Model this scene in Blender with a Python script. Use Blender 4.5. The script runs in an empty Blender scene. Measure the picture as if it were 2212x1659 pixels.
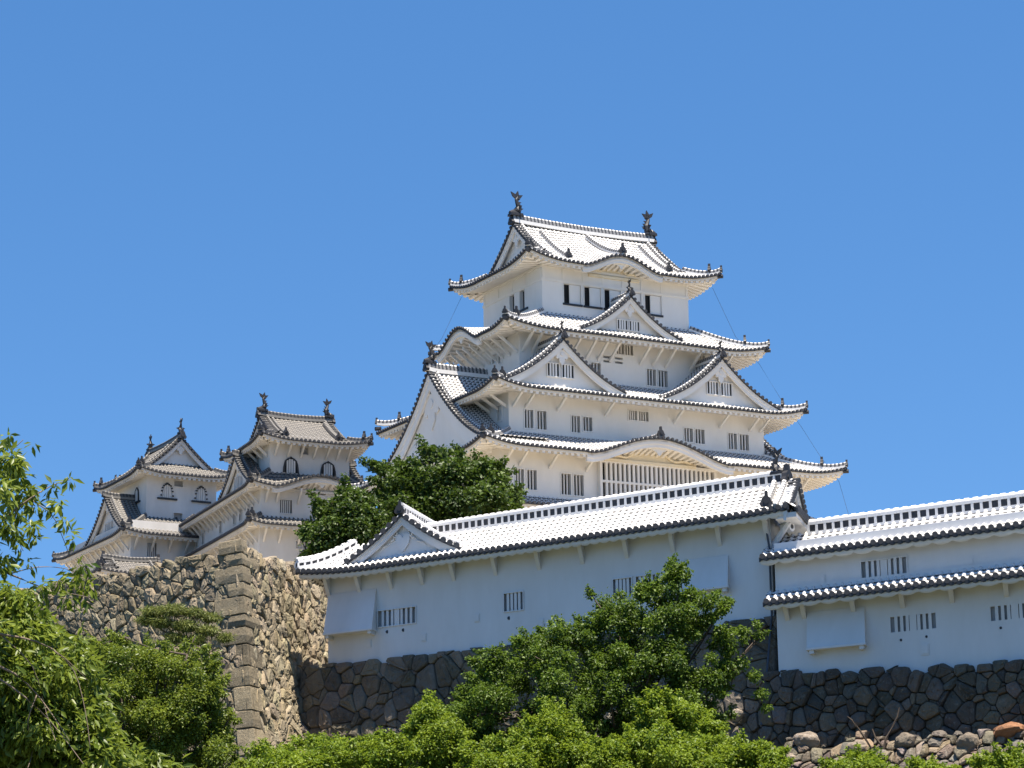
import bpy, math, random
import numpy as np
from math import sin, cos, radians as rad, pi, sqrt, exp
from mathutils import Vector, Matrix, noise

# ------------------------------------------------------------------ camera, sky, sun, exposure
SC = bpy.context.scene
COL = SC.collection
FOC, PITCH, ROLL, EYE = 5184.0 / 2212.0, rad(13.03), rad(0.86), 1.6
FW = Vector((0, cos(PITCH), sin(PITCH)))
UP0 = Vector((0, -sin(PITCH), cos(PITCH)))
RT = Vector((1, 0, 0)) * cos(ROLL) - UP0 * sin(ROLL)
UP = UP0 * cos(ROLL) + Vector((1, 0, 0)) * sin(ROLL)
cd = bpy.data.cameras.new('camera')
cam = bpy.data.objects.new('camera', cd)
COL.objects.link(cam)
cd.sensor_width = 36.0
cd.lens = 36.0 * FOC
cd.clip_start, cd.clip_end = 0.5, 6000.0
m = Matrix((RT, UP, -FW)).transposed().to_4x4()
m.translation = Vector((0, 0, EYE))
cam.matrix_world = m
SC.camera = cam

SUN_EL, SUN_AZ = 76.0, 148.0        # azimuth measured clockwise from the viewing direction (+Y)
world = bpy.data.worlds.new('World')
SC.world = world
world.use_nodes = True
nt = world.node_tree
nt.nodes.clear()
wo = nt.nodes.new('ShaderNodeOutputWorld')
bg = nt.nodes.new('ShaderNodeBackground')
sky = nt.nodes.new('ShaderNodeTexSky')
sky.sky_type = 'NISHITA'
sky.sun_disc = False
sky.sun_elevation = rad(SUN_EL)
sky.sun_rotation = rad(SUN_AZ)
sky.altitude = 300.0
sky.air_density = 1.0
sky.dust_density = 0.15
sky.ozone_density = 2.6
tc = nt.nodes.new('ShaderNodeTexCoord')
# clear dry air: read the sky dome somewhat higher up, where it is a deeper blue
mp = nt.nodes.new('ShaderNodeVectorMath'); mp.operation = 'MULTIPLY_ADD'
mp.inputs[1].default_value = (1, 1, 1.05)
mp.inputs[2].default_value = (0, 0, 0.165)
nm = nt.nodes.new('ShaderNodeVectorMath'); nm.operation = 'NORMALIZE'
hs = nt.nodes.new('ShaderNodeHueSaturation')
hs.inputs['Saturation'].default_value = 1.24
hs.inputs['Value'].default_value = 1.0
nt.links.new(tc.outputs['Generated'], mp.inputs[0])
nt.links.new(mp.outputs[0], nm.inputs[0])
nt.links.new(nm.outputs[0], sky.inputs['Vector'])
nt.links.new(sky.outputs[0], hs.inputs['Color'])
nt.links.new(hs.outputs[0], bg.inputs['Color'])
nt.links.new(bg.outputs[0], wo.inputs['Surface'])
bg.inputs['Strength'].default_value = 0.082

sl = bpy.data.lights.new('sun', 'SUN')
sl.energy = 5.0
sl.angle = rad(0.53)
sl.color = (1.0, 0.905, 0.775)
sun = bpy.data.objects.new('sun', sl)
COL.objects.link(sun)
sd = Vector((sin(rad(SUN_AZ)) * cos(rad(SUN_EL)), cos(rad(SUN_AZ)) * cos(rad(SUN_EL)), sin(rad(SUN_EL))))
sun.rotation_euler = sd.to_track_quat('Z', 'Y').to_euler()
sun.location = sd * 300
vs = SC.view_settings
vs.view_transform = 'Standard'
vs.look = 'None'
vs.exposure = 1.25
vs.gamma = 1.0
SC.cycles.max_bounces = 6
SC.cycles.transparent_max_bounces = 4


def at(x, y, depth):
    """point at the given forward distance, from a place measured on the photo (2212 wide)"""
    v = FW + RT * ((x - 1106) / 5184.0) + UP * ((829.5 - y) / 5184.0)
    return Vector((0, 0, EYE)) + v * (depth / v.y)


# ------------------------------------------------------------------ materials
def new_mat(name):
    mt = bpy.data.materials.new(name)
    mt.use_nodes = True
    n = mt.node_tree
    n.nodes.clear()
    out = n.nodes.new('ShaderNodeOutputMaterial')
    b = n.nodes.new('ShaderNodeBsdfPrincipled')
    n.links.new(b.outputs[0], out.inputs[0])
    return mt, n, b, out


def node(n, t, **kw):
    q = n.nodes.new(t)
    for k, v in kw.items():
        setattr(q, k, v)
    return q


def noise_tex(n, scale, detail=4, rough=0.6, coord='Object', stretch=None):
    t = node(n, 'ShaderNodeTexCoord')
    x = node(n, 'ShaderNodeTexNoise')
    x.inputs['Scale'].default_value = scale
    x.inputs['Detail'].default_value = detail
    x.inputs['Roughness'].default_value = rough
    if stretch:
        mm = node(n, 'ShaderNodeMapping')
        mm.inputs['Scale'].default_value = stretch
        n.links.new(t.outputs[coord], mm.inputs['Vector'])
        n.links.new(mm.outputs[0], x.inputs['Vector'])
    else:
        n.links.new(t.outputs[coord], x.inputs['Vector'])
    return x.outputs['Fac']


def ramp(n, fac, stops):
    r = node(n, 'ShaderNodeValToRGB')
    el = r.color_ramp.elements
    while len(el) < len(stops):
        el.new(0.5)
    for e, (p, c) in zip(el, stops):
        e.position = p
        e.color = (c[0], c[1], c[2], 1)
    n.links.new(fac, r.inputs['Fac'])
    return r.outputs['Color']


def mixc(n, fac, a, b, mode='MIX'):
    q = node(n, 'ShaderNodeMix', data_type='RGBA', blend_type=mode)
    for sock, val in ((q.inputs[0], fac), (q.inputs[6], a), (q.inputs[7], b)):
        if isinstance(val, (int, float)):
            sock.default_value = val
        elif isinstance(val, tuple):
            sock.default_value = (*val, 1)
        else:
            n.links.new(val, sock)
    return q.outputs[2]


def mth(n, op, a, b=None, c=None):
    q = node(n, 'ShaderNodeMath', operation=op)
    for i, v in enumerate((a, b, c)):
        if v is None:
            continue
        if isinstance(v, (int, float)):
            q.inputs[i].default_value = v
        else:
            n.links.new(v, q.inputs[i])
    return q.outputs[0]


def bump(n, bsdf, fac, strength=0.3, dist=0.05):
    q = node(n, 'ShaderNodeBump')
    q.inputs['Strength'].default_value = strength
    q.inputs['Distance'].default_value = dist
    n.links.new(fac, q.inputs['Height'])
    n.links.new(q.outputs[0], bsdf.inputs['Normal'])


def plaster(name, base, stain, amount):
    mt, n, b, _ = new_mat(name)
    a = noise_tex(n, 0.35, 5, 0.65, stretch=(1, 1, 0.35))
    f = noise_tex(n, 3.0, 4, 0.6, stretch=(1, 1, 0.25))
    k = mth(n, 'MULTIPLY', mth(n, 'MULTIPLY_ADD', a, 2.2, -0.7), amount)
    c = mixc(n, k, base, stain)
    c2 = mixc(n, mth(n, 'MULTIPLY', f, amount * 0.5), c, tuple(x * 0.8 for x in base))
    n.links.new(c2, b.inputs['Base Color'])
    b.inputs['Roughness'].default_value = 0.85
    bump(n, b, noise_tex(n, 6.0, 3), 0.12, 0.02)
    return mt


def tile_mat(name, rib_white, val_white, white, grey, soft=0.05):
    """round tiles on u, tile joints on v: lime plaster bridges every joint"""
    mt, n, b, _ = new_mat(name)
    uv = node(n, 'ShaderNodeUVMap')
    sp = node(n, 'ShaderNodeSeparateXYZ')
    n.links.new(uv.outputs[0], sp.inputs[0])
    u, v = sp.outputs[0], sp.outputs[1]
    nz = noise_tex(n, 1.3, 4, 0.7)
    fu = mth(n, 'FRACT', u)
    rib = mth(n, 'LESS_THAN', mth(n, 'ABSOLUTE', mth(n, 'SUBTRACT', fu, 0.5)), 0.25)
    jit = mth(n, 'MULTIPLY_ADD', nz, 0.5, -0.25)
    fv = mth(n, 'FRACT', mth(n, 'ADD', v, 0.0))
    wr = mth(n, 'LESS_THAN', fv, mth(n, 'ADD', jit, rib_white))
    fv2 = mth(n, 'FRACT', mth(n, 'ADD', v, 0.5))
    wv = mth(n, 'LESS_THAN', fv2, mth(n, 'ADD', jit, val_white))  # grey valley dashes: bare tile, with the flat tiles' edge shadow painted in
    w = mth(n, 'ADD', mth(n, 'MULTIPLY', rib, wr), mth(n, 'MULTIPLY', mth(n, 'SUBTRACT', 1.0, rib), wv))
    g = mixc(n, noise_tex(n, 5.0, 3), tuple(x * 0.6 for x in grey), tuple(x * 1.4 for x in grey))
    wh = mixc(n, noise_tex(n, 0.5, 5, 0.7), white, tuple(x * 0.82 for x in white))
    n.links.new(mixc(n, w, g, wh), b.inputs['Base Color'])
    b.inputs['Roughness'].default_value = 0.7
    return mt


def plain(name, col, rough=0.7, var=0.3, scale=4.0, bmp=0.0):
    mt, n, b, _ = new_mat(name)
    f = noise_tex(n, scale, 4)
    n.links.new(mixc(n, f, tuple(x * (1 - var) for x in col), tuple(x * (1 + var) for x in col)), b.inputs['Base Color'])
    b.inputs['Roughness'].default_value = rough
    if bmp:
        bump(n, b, f, bmp, 0.05)
    return mt


def ridge_mat(name, dark, light, period, frac):
    """stacked ridge tiles: dark courses with plaster beads; u runs along the ridge, v round it"""
    mt, n, b, _ = new_mat(name)
    uv = node(n, 'ShaderNodeUVMap')
    sp = node(n, 'ShaderNodeSeparateXYZ')
    n.links.new(uv.outputs[0], sp.inputs[0])
    fu = mth(n, 'FRACT', mth(n, 'DIVIDE', sp.outputs[0], period))
    bead = mth(n, 'LESS_THAN', fu, frac)
    top = mth(n, 'GREATER_THAN', sp.outputs[1], 0.80)
    foot = mth(n, 'LESS_THAN', sp.outputs[1], 0.22)
    w = mth(n, 'MINIMUM', mth(n, 'ADD', mth(n, 'ADD', mth(n, 'MULTIPLY', bead, top), foot), mth(n, 'MULTIPLY', bead, 0.35)), 1.0)
    n.links.new(mixc(n, w, dark, light), b.inputs['Base Color'])
    b.inputs['Roughness'].default_value = 0.7
    return mt


def stone_mat(name, dark, light, moss, spot):
    mt, n, b, _ = new_mat(name)
    at_ = node(n, 'ShaderNodeAttribute', attribute_name='tone')
    t = at_.outputs['Color']
    c = mixc(n, noise_tex(n, 1.6, 6, 0.7), dark, light)
    c = mixc(n, 1.0, c, t, 'MULTIPLY')
    sp = ramp(n, noise_tex(n, 4.5, 5, 0.7), [(0.55, (0, 0, 0)), (0.7, (1, 1, 1))])
    c = mixc(n, mth(n, 'MULTIPLY', sp, 0.55), c, spot)
    ms = ramp(n, noise_tex(n, 0.45, 4, 0.6), [(0.5, (0, 0, 0)), (0.75, (1, 1, 1))])
    c = mixc(n, mth(n, 'MULTIPLY', ms, 0.5), c, moss)
    n.links.new(c, b.inputs['Base Color'])
    b.inputs['Roughness'].default_value = 0.92
    bump(n, b, noise_tex(n, 7.0, 6, 0.75), 0.9, 0.12)
    return mt


def leaf_mat(name, c1, c2, trans, rough=0.5):
    mt, n, b, out = new_mat(name)
    at_ = node(n, 'ShaderNodeAttribute', attribute_name='tone')
    sp = node(n, 'ShaderNodeSeparateColor')
    n.links.new(at_.outputs['Color'], sp.inputs[0])
    c = mixc(n, sp.outputs[0], c1, c2)
    n.links.new(c, b.inputs['Base Color'])
    b.inputs['Roughness'].default_value = rough
    b.inputs['Specular IOR Level'].default_value = 0.3
    tr = node(n, 'ShaderNodeBsdfTranslucent')
    n.links.new(mixc(n, 0.5, c, tuple(x * 1.6 for x in c2)), tr.inputs['Color'])
    mx = node(n, 'ShaderNodeMixShader')
    mx.inputs[0].default_value = trans
    n.links.new(b.outputs[0], mx.inputs[1])
    n.links.new(tr.outputs[0], mx.inputs[2])
    n.links.new(mx.outputs[0], out.inputs[0])
    return mt


M = {}
M['plaster'] = plaster('white_lime_plaster', (0.80, 0.765, 0.715), (0.62, 0.575, 0.51), 0.6)
M['plaster_old'] = plaster('weathered_lime_plaster', (0.72, 0.69, 0.65), (0.48, 0.445, 0.40), 0.9)
M['plaster_front'] = plaster('smooth_white_plaster', (0.71, 0.705, 0.705), (0.55, 0.53, 0.505), 0.75)  # base darkened to paint in the weaker bounce light on the front walls
M['cream'] = plaster('cream_board_plaster', (0.80, 0.70, 0.52), (0.66, 0.55, 0.40), 0.6)
M['tile_white'] = tile_mat('new_limed_roof_tiles', 0.82, 0.50, (0.72, 0.71, 0.695), (0.030, 0.031, 0.034))
M['tile_keep'] = tile_mat('limed_roof_tiles', 0.70, 0.36, (0.64, 0.625, 0.60), (0.040, 0.042, 0.048))
M['tile_old'] = tile_mat('weathered_roof_tiles', 0.50, 0.34, (0.235, 0.215, 0.185), (0.045, 0.044, 0.044))
M['dark_tile'] = plain('dark_roof_tile', (0.030, 0.031, 0.036), 0.6, 0.4)
M['ornament'] = plain('dark_bronze_tile', (0.020, 0.020, 0.023), 0.55, 0.5)
M['ridge'] = ridge_mat('limed_ridge_tiles', (0.06, 0.062, 0.07), (0.72, 0.70, 0.67), 0.34, 0.55)
M['ridge_old'] = ridge_mat('weathered_ridge_tiles', (0.04, 0.04, 0.043), (0.22, 0.205, 0.18), 0.34, 0.5)
M['void'] = plain('dark_window_opening', (0.012, 0.012, 0.013), 0.9, 0.2)
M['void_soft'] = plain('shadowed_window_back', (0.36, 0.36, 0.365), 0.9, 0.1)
M['black_wood'] = plain('black_lacquered_wood', (0.02, 0.02, 0.022), 0.5, 0.3)
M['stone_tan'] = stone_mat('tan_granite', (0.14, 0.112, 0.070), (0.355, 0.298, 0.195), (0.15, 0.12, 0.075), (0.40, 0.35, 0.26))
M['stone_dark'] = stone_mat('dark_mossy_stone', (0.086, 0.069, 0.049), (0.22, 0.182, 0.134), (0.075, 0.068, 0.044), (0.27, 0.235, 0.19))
M['stone_rubble'] = stone_mat('rubble_stone', (0.10, 0.080, 0.060), (0.27, 0.222, 0.170), (0.08, 0.072, 0.042), (0.40, 0.36, 0.30))
M['joint'] = plain('joint_shadow_earth', (0.035, 0.03, 0.022), 0.95, 0.4)
M['earth'] = plain('hill_earth', (0.045, 0.050, 0.022), 0.95, 0.5, 0.6)
M['bark'] = plain('grey_brown_bark', (0.075, 0.055, 0.04), 0.9, 0.4, 3.0, 0.5)
M['twig'] = plain('pale_twig', (0.16, 0.12, 0.085), 0.9, 0.4, 3.0)
M['leaf_dark'] = leaf_mat('dark_green_leaf', (0.020, 0.042, 0.007), (0.088, 0.140, 0.017), 0.26)
M['leaf_mid'] = leaf_mat('mid_green_leaf', (0.028, 0.060, 0.007), (0.13, 0.200, 0.020), 0.32)
M['leaf_bright'] = leaf_mat('bright_green_leaf', (0.07, 0.125, 0.008), (0.23, 0.30, 0.024), 0.36)
M['leaf_cherry'] = leaf_mat('cherry_leaf', (0.052, 0.092, 0.010), (0.205, 0.255, 0.032), 0.38, 0.4)
M['leaf_pine'] = leaf_mat('pine_needles', (0.08, 0.105, 0.018), (0.20, 0.225, 0.05), 0.2)
M['wire'] = plain('dark_cable', (0.05, 0.06, 0.08), 0.6, 0.1)


# ------------------------------------------------------------------ mesh helpers
class MB:
    def __init__(s):
        s.v, s.f, s.uv, s.mi = [], [], [], []
        s.cur = 0

    def vert(s, p, uv=(0, 0)):
        s.v.append((p[0], p[1], p[2]))
        s.uv.append(uv)
        return len(s.v) - 1

    def face(s, *ids):
        s.f.append(ids)
        s.mi.append(s.cur)

    def quad(s, a, b, c, d):
        i = [s.vert(p) for p in (a, b, c, d)]
        s.face(*i)

    def poly(s, pts):
        s.face(*[s.vert(p) for p in pts])

    def hexa(s, p):
        """eight corners, bottom ring then top ring"""
        i = [s.vert(q) for q in p]
        for f in ((3, 2, 1, 0), (4, 5, 6, 7), (0, 1, 5, 4), (1, 2, 6, 5), (2, 3, 7, 6), (3, 0, 4, 7)):
            s.face(*[i[k] for k in f])

    def box(s, T, a0, a1, b0, b1, z0, z1):
        s.hexa([T(a, b, z) for z in (z0, z1) for a, b in ((a0, b0), (a1, b0), (a1, b1), (a0, b1))])

    def prism(s, pts, off):
        """closed outline extruded along the vector off"""
        n = len(pts)
        a = [s.vert(p) for p in pts]
        b = [s.vert(Vector(p) + off) for p in pts]
        s.face(*a)
        s.face(*b[::-1])
        for i in range(n):
            j = (i + 1) % n
            s.face(a[j], a[i], b[i], b[j])

    def disc(s, c, ax, r, depth, n=8):
        ax = Vector(ax).normalized()
        u = ax.orthogonal().normalized()
        w = ax.cross(u)
        s.prism([Vector(c) + (u * cos(2 * pi * k / n) + w * sin(2 * pi * k / n)) * r for k in range(n)], -ax * depth)

    def sweep(s, path, prof, side_up=Vector((0, 0, 1))):
        """profile of (across, up, v) points carried along the path; uv = (length, v)"""
        ring, L = [], 0.0
        P = [Vector(p) for p in path]
        for i, p in enumerate(P):
            t = (P[min(i + 1, len(P) - 1)] - P[max(i - 1, 0)]).normalized()
            x = t.cross(side_up).normalized()
            y = x.cross(t)
            if i:
                L += (P[i] - P[i - 1]).length
            ring.append([s.vert(p + x * a + y * b, (L, v)) for a, b, v in prof])
        m_ = len(prof)
        for i in range(len(P) - 1):
            for k in range(m_):
                s.face(ring[i][k], ring[i][(k + 1) % m_], ring[i + 1][(k + 1) % m_], ring[i + 1][k])
        s.face(*ring[0][::-1])
        s.face(*ring[-1])

    def tube(s, path, radii, n=6):
        P = [Vector(p) for p in path]
        ring = []
        for i, p in enumerate(P):
            t = (P[min(i + 1, len(P) - 1)] - P[max(i - 1, 0)]).normalized()
            x = t.orthogonal().normalized()
            y = t.cross(x)
            r = radii[i] if hasattr(radii, '__len__') else radii
            ring.append([s.vert(p + (x * cos(2 * pi * k / n) + y * sin(2 * pi * k / n)) * r) for k in range(n)])
        for i in range(len(P) - 1):
            # match neighbouring rings at their closest corner
            d = min(range(n), key=lambda q: (Vector(s.v[ring[i][0]]) - Vector(s.v[ring[i + 1][q]])).length)
            ring[i + 1] = ring[i + 1][d:] + ring[i + 1][:d]
            for k in range(n):
                s.face(ring[i][k], ring[i][(k + 1) % n], ring[i + 1][(k + 1) % n], ring[i + 1][k])
        s.face(*ring[0][::-1])
        s.face(*ring[-1])

    def build(s, name, mats, parent=None, smooth=False):
        if not isinstance(mats, (list, tuple)):
            mats = [mats]
        me = bpy.data.meshes.new(name)
        me.from_pydata(s.v, [], s.f)
        for q in mats:
            me.materials.append(q)
        ul = me.uv_layers.new(name='UVMap')
        li = np.empty(len(me.loops), dtype=np.int32)
        me.loops.foreach_get('vertex_index', li)
        ul.data.foreach_set('uv', np.array(s.uv, dtype=np.float32)[li].ravel())
        me.polygons.foreach_set('material_index', np.array(s.mi, dtype=np.int32))
        if smooth:
            me.polygons.foreach_set('use_smooth', np.ones(len(me.polygons), dtype=bool))
        me.update()
        o = bpy.data.objects.new(name, me)
        COL.objects.link(o)
        if parent:
            o.parent = parent
        return o


def tag(o, label, cat, group=None, kind=None):
    if label:
        o['label'] = label
    if cat:
        o['category'] = cat
    if group:
        o['group'] = group
    if kind:
        o['kind'] = kind
    return o


class Site:
    """a building's root Empty and its own plan axes: a runs along the front to the right, b away into depth"""
    def __init__(s, name, cx, cy, zb, ta, tb, label, cat, group=None, skew=0.0):
        s.zb = zb
        s.A = Vector((sin(rad(ta)), cos(rad(ta)), 0))
        s.B = Vector((sin(rad(tb)), cos(rad(tb)), 0))
        s.B = s.B - s.A * skew      # end walls that do not stand square to the front
        s.C = Vector((cx, cy, 0))
        s.root = bpy.data.objects.new(name, None)
        s.root.location = (cx, cy, zb)
        s.root.empty_display_size = 2
        COL.objects.link(s.root)
        tag(s.root, label, cat, group)

    def T(s, a, b, z):
        return s.A * a + s.B * b + Vector((0, 0, z - s.zb))

    def world(s, a, b, z):
        return s.C + s.A * a + s.B * b + Vector((0, 0, z))


# ------------------------------------------------------------------ Japanese roof kit
RIB = [(0.0, -0.02), (0.24, 0.0), (0.31, 0.055), (0.5, 0.085), (0.69, 0.055), (0.76, 0.0)]


class Style:
    def __init__(s, tile, ridge, wall, pitch, k=1.0):
        s.tile, s.ridge, s.wall, s.pitch, s.k = tile, ridge, wall, pitch, k


KEEP = Style('tile_keep', 'ridge', 'plaster', 0.40)
OLD = Style('tile_old', 'ridge_old', 'plaster_old', 0.40)
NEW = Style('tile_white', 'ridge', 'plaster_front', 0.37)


def side_fn(side, ea, eb, oa=0, ob=0):
    if side == 'F':
        return (lambda s, d: (oa - ea + s, ob - eb + d)), 2 * ea
    if side == 'R':
        return (lambda s, d: (oa + ea - d, ob - eb + s)), 2 * eb
    if side == 'B':
        return (lambda s, d: (oa + ea - s, ob + eb - d)), 2 * ea
    return (lambda s, d: (oa - ea + d, ob + eb - s)), 2 * eb


def kara(u):
    u = abs(u)
    if u >= 1.15:
        return 0.0
    if u > 1:
        return -0.04 * (1 - abs(u - 1.05) / 0.1) if abs(u - 1.05) < 0.1 else 0.0
    return (0.5 * (1 + cos(pi * u))) ** 0.68


def ornament(mb, p, out, h):
    """ridge-end tile: shield with shoulders and a horn"""
    p = Vector(p)
    o = Vector(out).normalized()
    x = o.cross(Vector((0, 0, 1))).normalized()
    z = Vector((0, 0, 1))
    h *= .82
    pts = [(-.42, 0), (.42, 0), (.5, .22), (.36, .42), (.3, .62), (.12, .78), (.09, 1.15), (-.09, 1.15), (-.12, .78), (-.3, .62), (-.36, .42), (-.5, .22)]
    mb.prism([p + x * (a * h) + z * (b * h) - o * (.18 * h) for a, b in pts], o * (.32 * h))
    mb.disc(p + z * (.38 * h) + o * (.2 * h), o, .2 * h, .1 * h)


def shachi(mb, p, inward, h):
    """roof-ridge fish, head down on the ridge, tail curling up and towards the roof's middle"""
    p = Vector(p)
    i = Vector(inward).normalized()
    x = i.cross(Vector((0, 0, 1))).normalized()
    z = Vector((0, 0, 1))
    spine = [(-.30, .10), (-.10, .14), (.10, .26), (.16, .45), (.08, .62), (.02, .78), (.10, .92)]
    rad_ = [.12, .17, .17, .13, .095, .065, .04]
    mb.tube([p + i * (a * h) + z * (b * h) for a, b in spine], [r * h for r in rad_], 7)
    # tail: three forked blades
    for q in ((-.24, 1.12), (.12, 1.2), (.36, 1.02)):
        a0 = p + i * (.04 * h) + z * (.84 * h)
        t = p + i * (q[0] * h) + z * (q[1] * h)
        w = (t - a0).cross(x).normalized() * (.055 * h)
        for sx in (-.05, .05):
            pass
        mb.prism([a0 - w - x * .03 * h, (a0 + t) / 2 - w * 1.5 - x * .03 * h, t - x * .03 * h, (a0 + t) / 2 + w * 1.5 - x * .03 * h, a0 + w - x * .03 * h], x * (.06 * h))
    # back and side fins
    for s in (-1, 1):
        a0 = p + i * (.08 * h) + z * (.3 * h) + x * (s * .15 * h)
        mb.prism([a0, a0 + x * (s * .2 * h) + z * (.12 * h), a0 + z * (.2 * h)], i * (.05 * h))
    for k in range(4):
        b = .3 + k * .14
        c0 = p + i * ((.27 - k * .05) * h) + z * (b * h)
        mb.prism([c0 - x * .02 * h, c0 + i * (.12 * h) + z * (.1 * h) - x * .02 * h, c0 + z * (.11 * h) - i * .04 * h - x * .02 * h], x * (.04 * h))
    mb.prism([p + i * a * h - x * .2 * h for a in (-.32, .3)] + [p + i * a * h - x * .2 * h + z * .12 * h for a in (.26, -.3)], x * (.4 * h))


RIDGE_PROF = [(-.17, -.1, 0), (-.17, .16, .35), (-.13, .17, .5), (-.13, .27, .78), (-.06, .34, .9), (.06, .34, 1.0), (.13, .27, .78), (.13, .17, .5), (.17, .16, .35), (.17, -.1, 0)]


def ridge_prof(k):
    return [(a * k, b * k, v) for a, b, v in RIDGE_PROF]


def gable_end(site, st, parent, mp, zf, w, wall_base, board=0.5, step=0.42, inset=0.7, win=None, gegyo=1.0, rake_bar=True, wall_mat=None):
    """front of a gable: scalloped rake tiles, bargeboards, recessed wall, hanging ornament.
    mp(x, y, z): x across, y depth inwards; zf(x): roof surface height"""
    N = 28
    xs = [-w + 2 * w * k / N for k in range(N + 1)]
    # bargeboards, one each side
    for sg in (-1, 1):
        mb = MB()
        pts = [sg * w * k / 14 for k in range(15)]
        for lo, hi, y0, y1 in ((-.13 - board, -.13, .17, .32), (-.13 - board * .42, -.13, .11, .17)):
            for x0, x1 in zip(pts[:-1], pts[1:]):
                mb.hexa([mp(x0, y0, zf(x0) + lo), mp(x1, y0, zf(x1) + lo), mp(x1, y1, zf(x1) + lo), mp(x0, y1, zf(x0) + lo),
                         mp(x0, y0, zf(x0) + hi), mp(x1, y0, zf(x1) + hi), mp(x1, y1, zf(x1) + hi), mp(x0, y1, zf(x0) + hi)])
        mb.build('bargeboard', M[st.wall], parent)
    # tile ends along both rakes
    mb = MB()
    d0 = mp(0, -1, 0) - mp(0, 0, 0)
    ln, last, pos = 0.0, -1.0, []
    for k in range(400):
        x = w * k / 399
        if k:
            ln += sqrt((w / 399) ** 2 + (zf(x) - zf(x - w / 399)) ** 2)
        if ln - last >= step:
            pos.append(x)
            last = ln
    r = step * .33
    for x in pos:
        for sg in ((-1, 1) if x > .05 else (1,)):
            mb.disc(mp(sg * x, -.05, zf(sg * x) + .02), d0, r, .16)
    for x0, x1 in zip(xs[:-1], xs[1:]):
        mb.hexa([mp(x0, .0, zf(x0) - .13), mp(x1, .0, zf(x1) - .13), mp(x1, .3, zf(x1) - .13), mp(x0, .3, zf(x0) - .13),
                 mp(x0, .0, zf(x0) - .01), mp(x1, .0, zf(x1) - .01), mp(x1, .3, zf(x1) - .01), mp(x0, .3, zf(x0) - .01)])
    mb.build('rake_tiles', M['dark_tile'], parent)
    # the white cross tiles just behind the rake tile ends
    mb = MB()
    for x in pos:
        for sg in ((-1, 1) if x > .05 else (1,)):
            a, b = mp(sg * x, .0, zf(sg * x) + .03), mp(sg * x, .5, zf(sg * x) + .03)
            mb.tube([a, b], r * .95, 6)
    mb.build('verge_tiles', M[st.tile], parent)
    if rake_bar:
        for sg in (-1, 1):
            mb = MB()
            mb.sweep([mp(sg * w * k / 14, .72, zf(sg * w * k / 14)) for k in range(15)], ridge_prof(.8))
            mb.build('verge_ridge', M[st.ridge], parent)
    # wall
    mb = MB()
    top = [(x, zf(x) - .3) for x in xs if zf(x) - .3 > wall_base]
    if len(top) > 2:
        ol = [mp(x, inset, z) for x, z in top] + [mp(top[-1][0], inset, wall_base), mp(top[0][0], inset, wall_base)]
        mb.poly(ol)
        mb.build('gable_wall', wall_mat or M[st.wall], parent)
    if win:
        for (x0, x1, z0, z1, nb) in win:
            mb = MB()
            T = lambda a, b, z: mp(a, b, z)
            mb.cur = 1
            mb.box(T, x0, x1, inset - .03, inset - .01, z0, z1)
            mb.cur = 0
            fr = .07
            mb.box(T, x0 - fr, x0, inset - .12, inset, z0 - fr, z1 + fr)
            mb.box(T, x1, x1 + fr, inset - .12, inset, z0 - fr, z1 + fr)
            mb.box(T, x0, x1, inset - .12, inset, z1, z1 + fr)
            mb.box(T, x0, x1, inset - .12, inset, z0 - fr, z0)
            for q in range(1, nb):
                xx = x0 + (x1 - x0) * q / nb
                mb.box(T, xx - .07, xx + .07, inset - .10, inset - .03, z0, z1)
            mb.build('window', [M[st.wall], M['void']], parent)
    if gegyo:
        g = gegyo
        z0 = zf(0) - .13 - board * .75 - .38 * g
        half = [(0, .1), (.16, .16), (.2, .02), (.38, .08), (.62, -.16), (.86, -.2), (.9, -.38), (.7, -.42), (.62, -.3), (.46, -.34), (.5, -.5), (.34, -.6), (.24, -.5), (.22, -.78), (.1, -.95), (0, -1.08)]
        ol = half + [(-a, b) for a, b in half[-2:0:-1]]
        mb = MB()
        mb.prism([mp(a * g, .33, z0 + b * g) for a, b in ol], mp(0, .1, 0) - mp(0, 0, 0))
        for sg in (-1, 1):
            mb.disc(mp(sg * .62 * g, .30, z0 - .3 * g), d0, .13 * g, .06)
        mb.disc(mp(0, .27, z0 - .22 * g), d0, .15 * g, .1)
        mb.build('hanging_ornament', M[st.wall], parent)


def slope_sheet(mb, mp, n_rib, pitch, y0, reach, zf, rows, vj=0.36):
    """one gable slope: ribs repeat along the depth y, run down x in [0, reach]"""
    cols = []
    for k in range(n_rib):
        for f, h in RIB:
            y = y0 + (k + f) * pitch
            col = []
            ln = 0
            for j in range(rows + 1):
                x = reach * j / rows
                if j:
                    xp = reach * (j - 1) / rows
                    ln += sqrt((x - xp) ** 2 + (zf(x) - zf(xp)) ** 2)
                col.append(mb.vert(mp(x, y, zf(x) + h), (k + f, ln / vj)))
            cols.append(col)
    for a, b in zip(cols[:-1], cols[1:]):
        for j in range(rows):
            mb.face(a[j], b[j], b[j + 1], a[j + 1])


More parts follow.
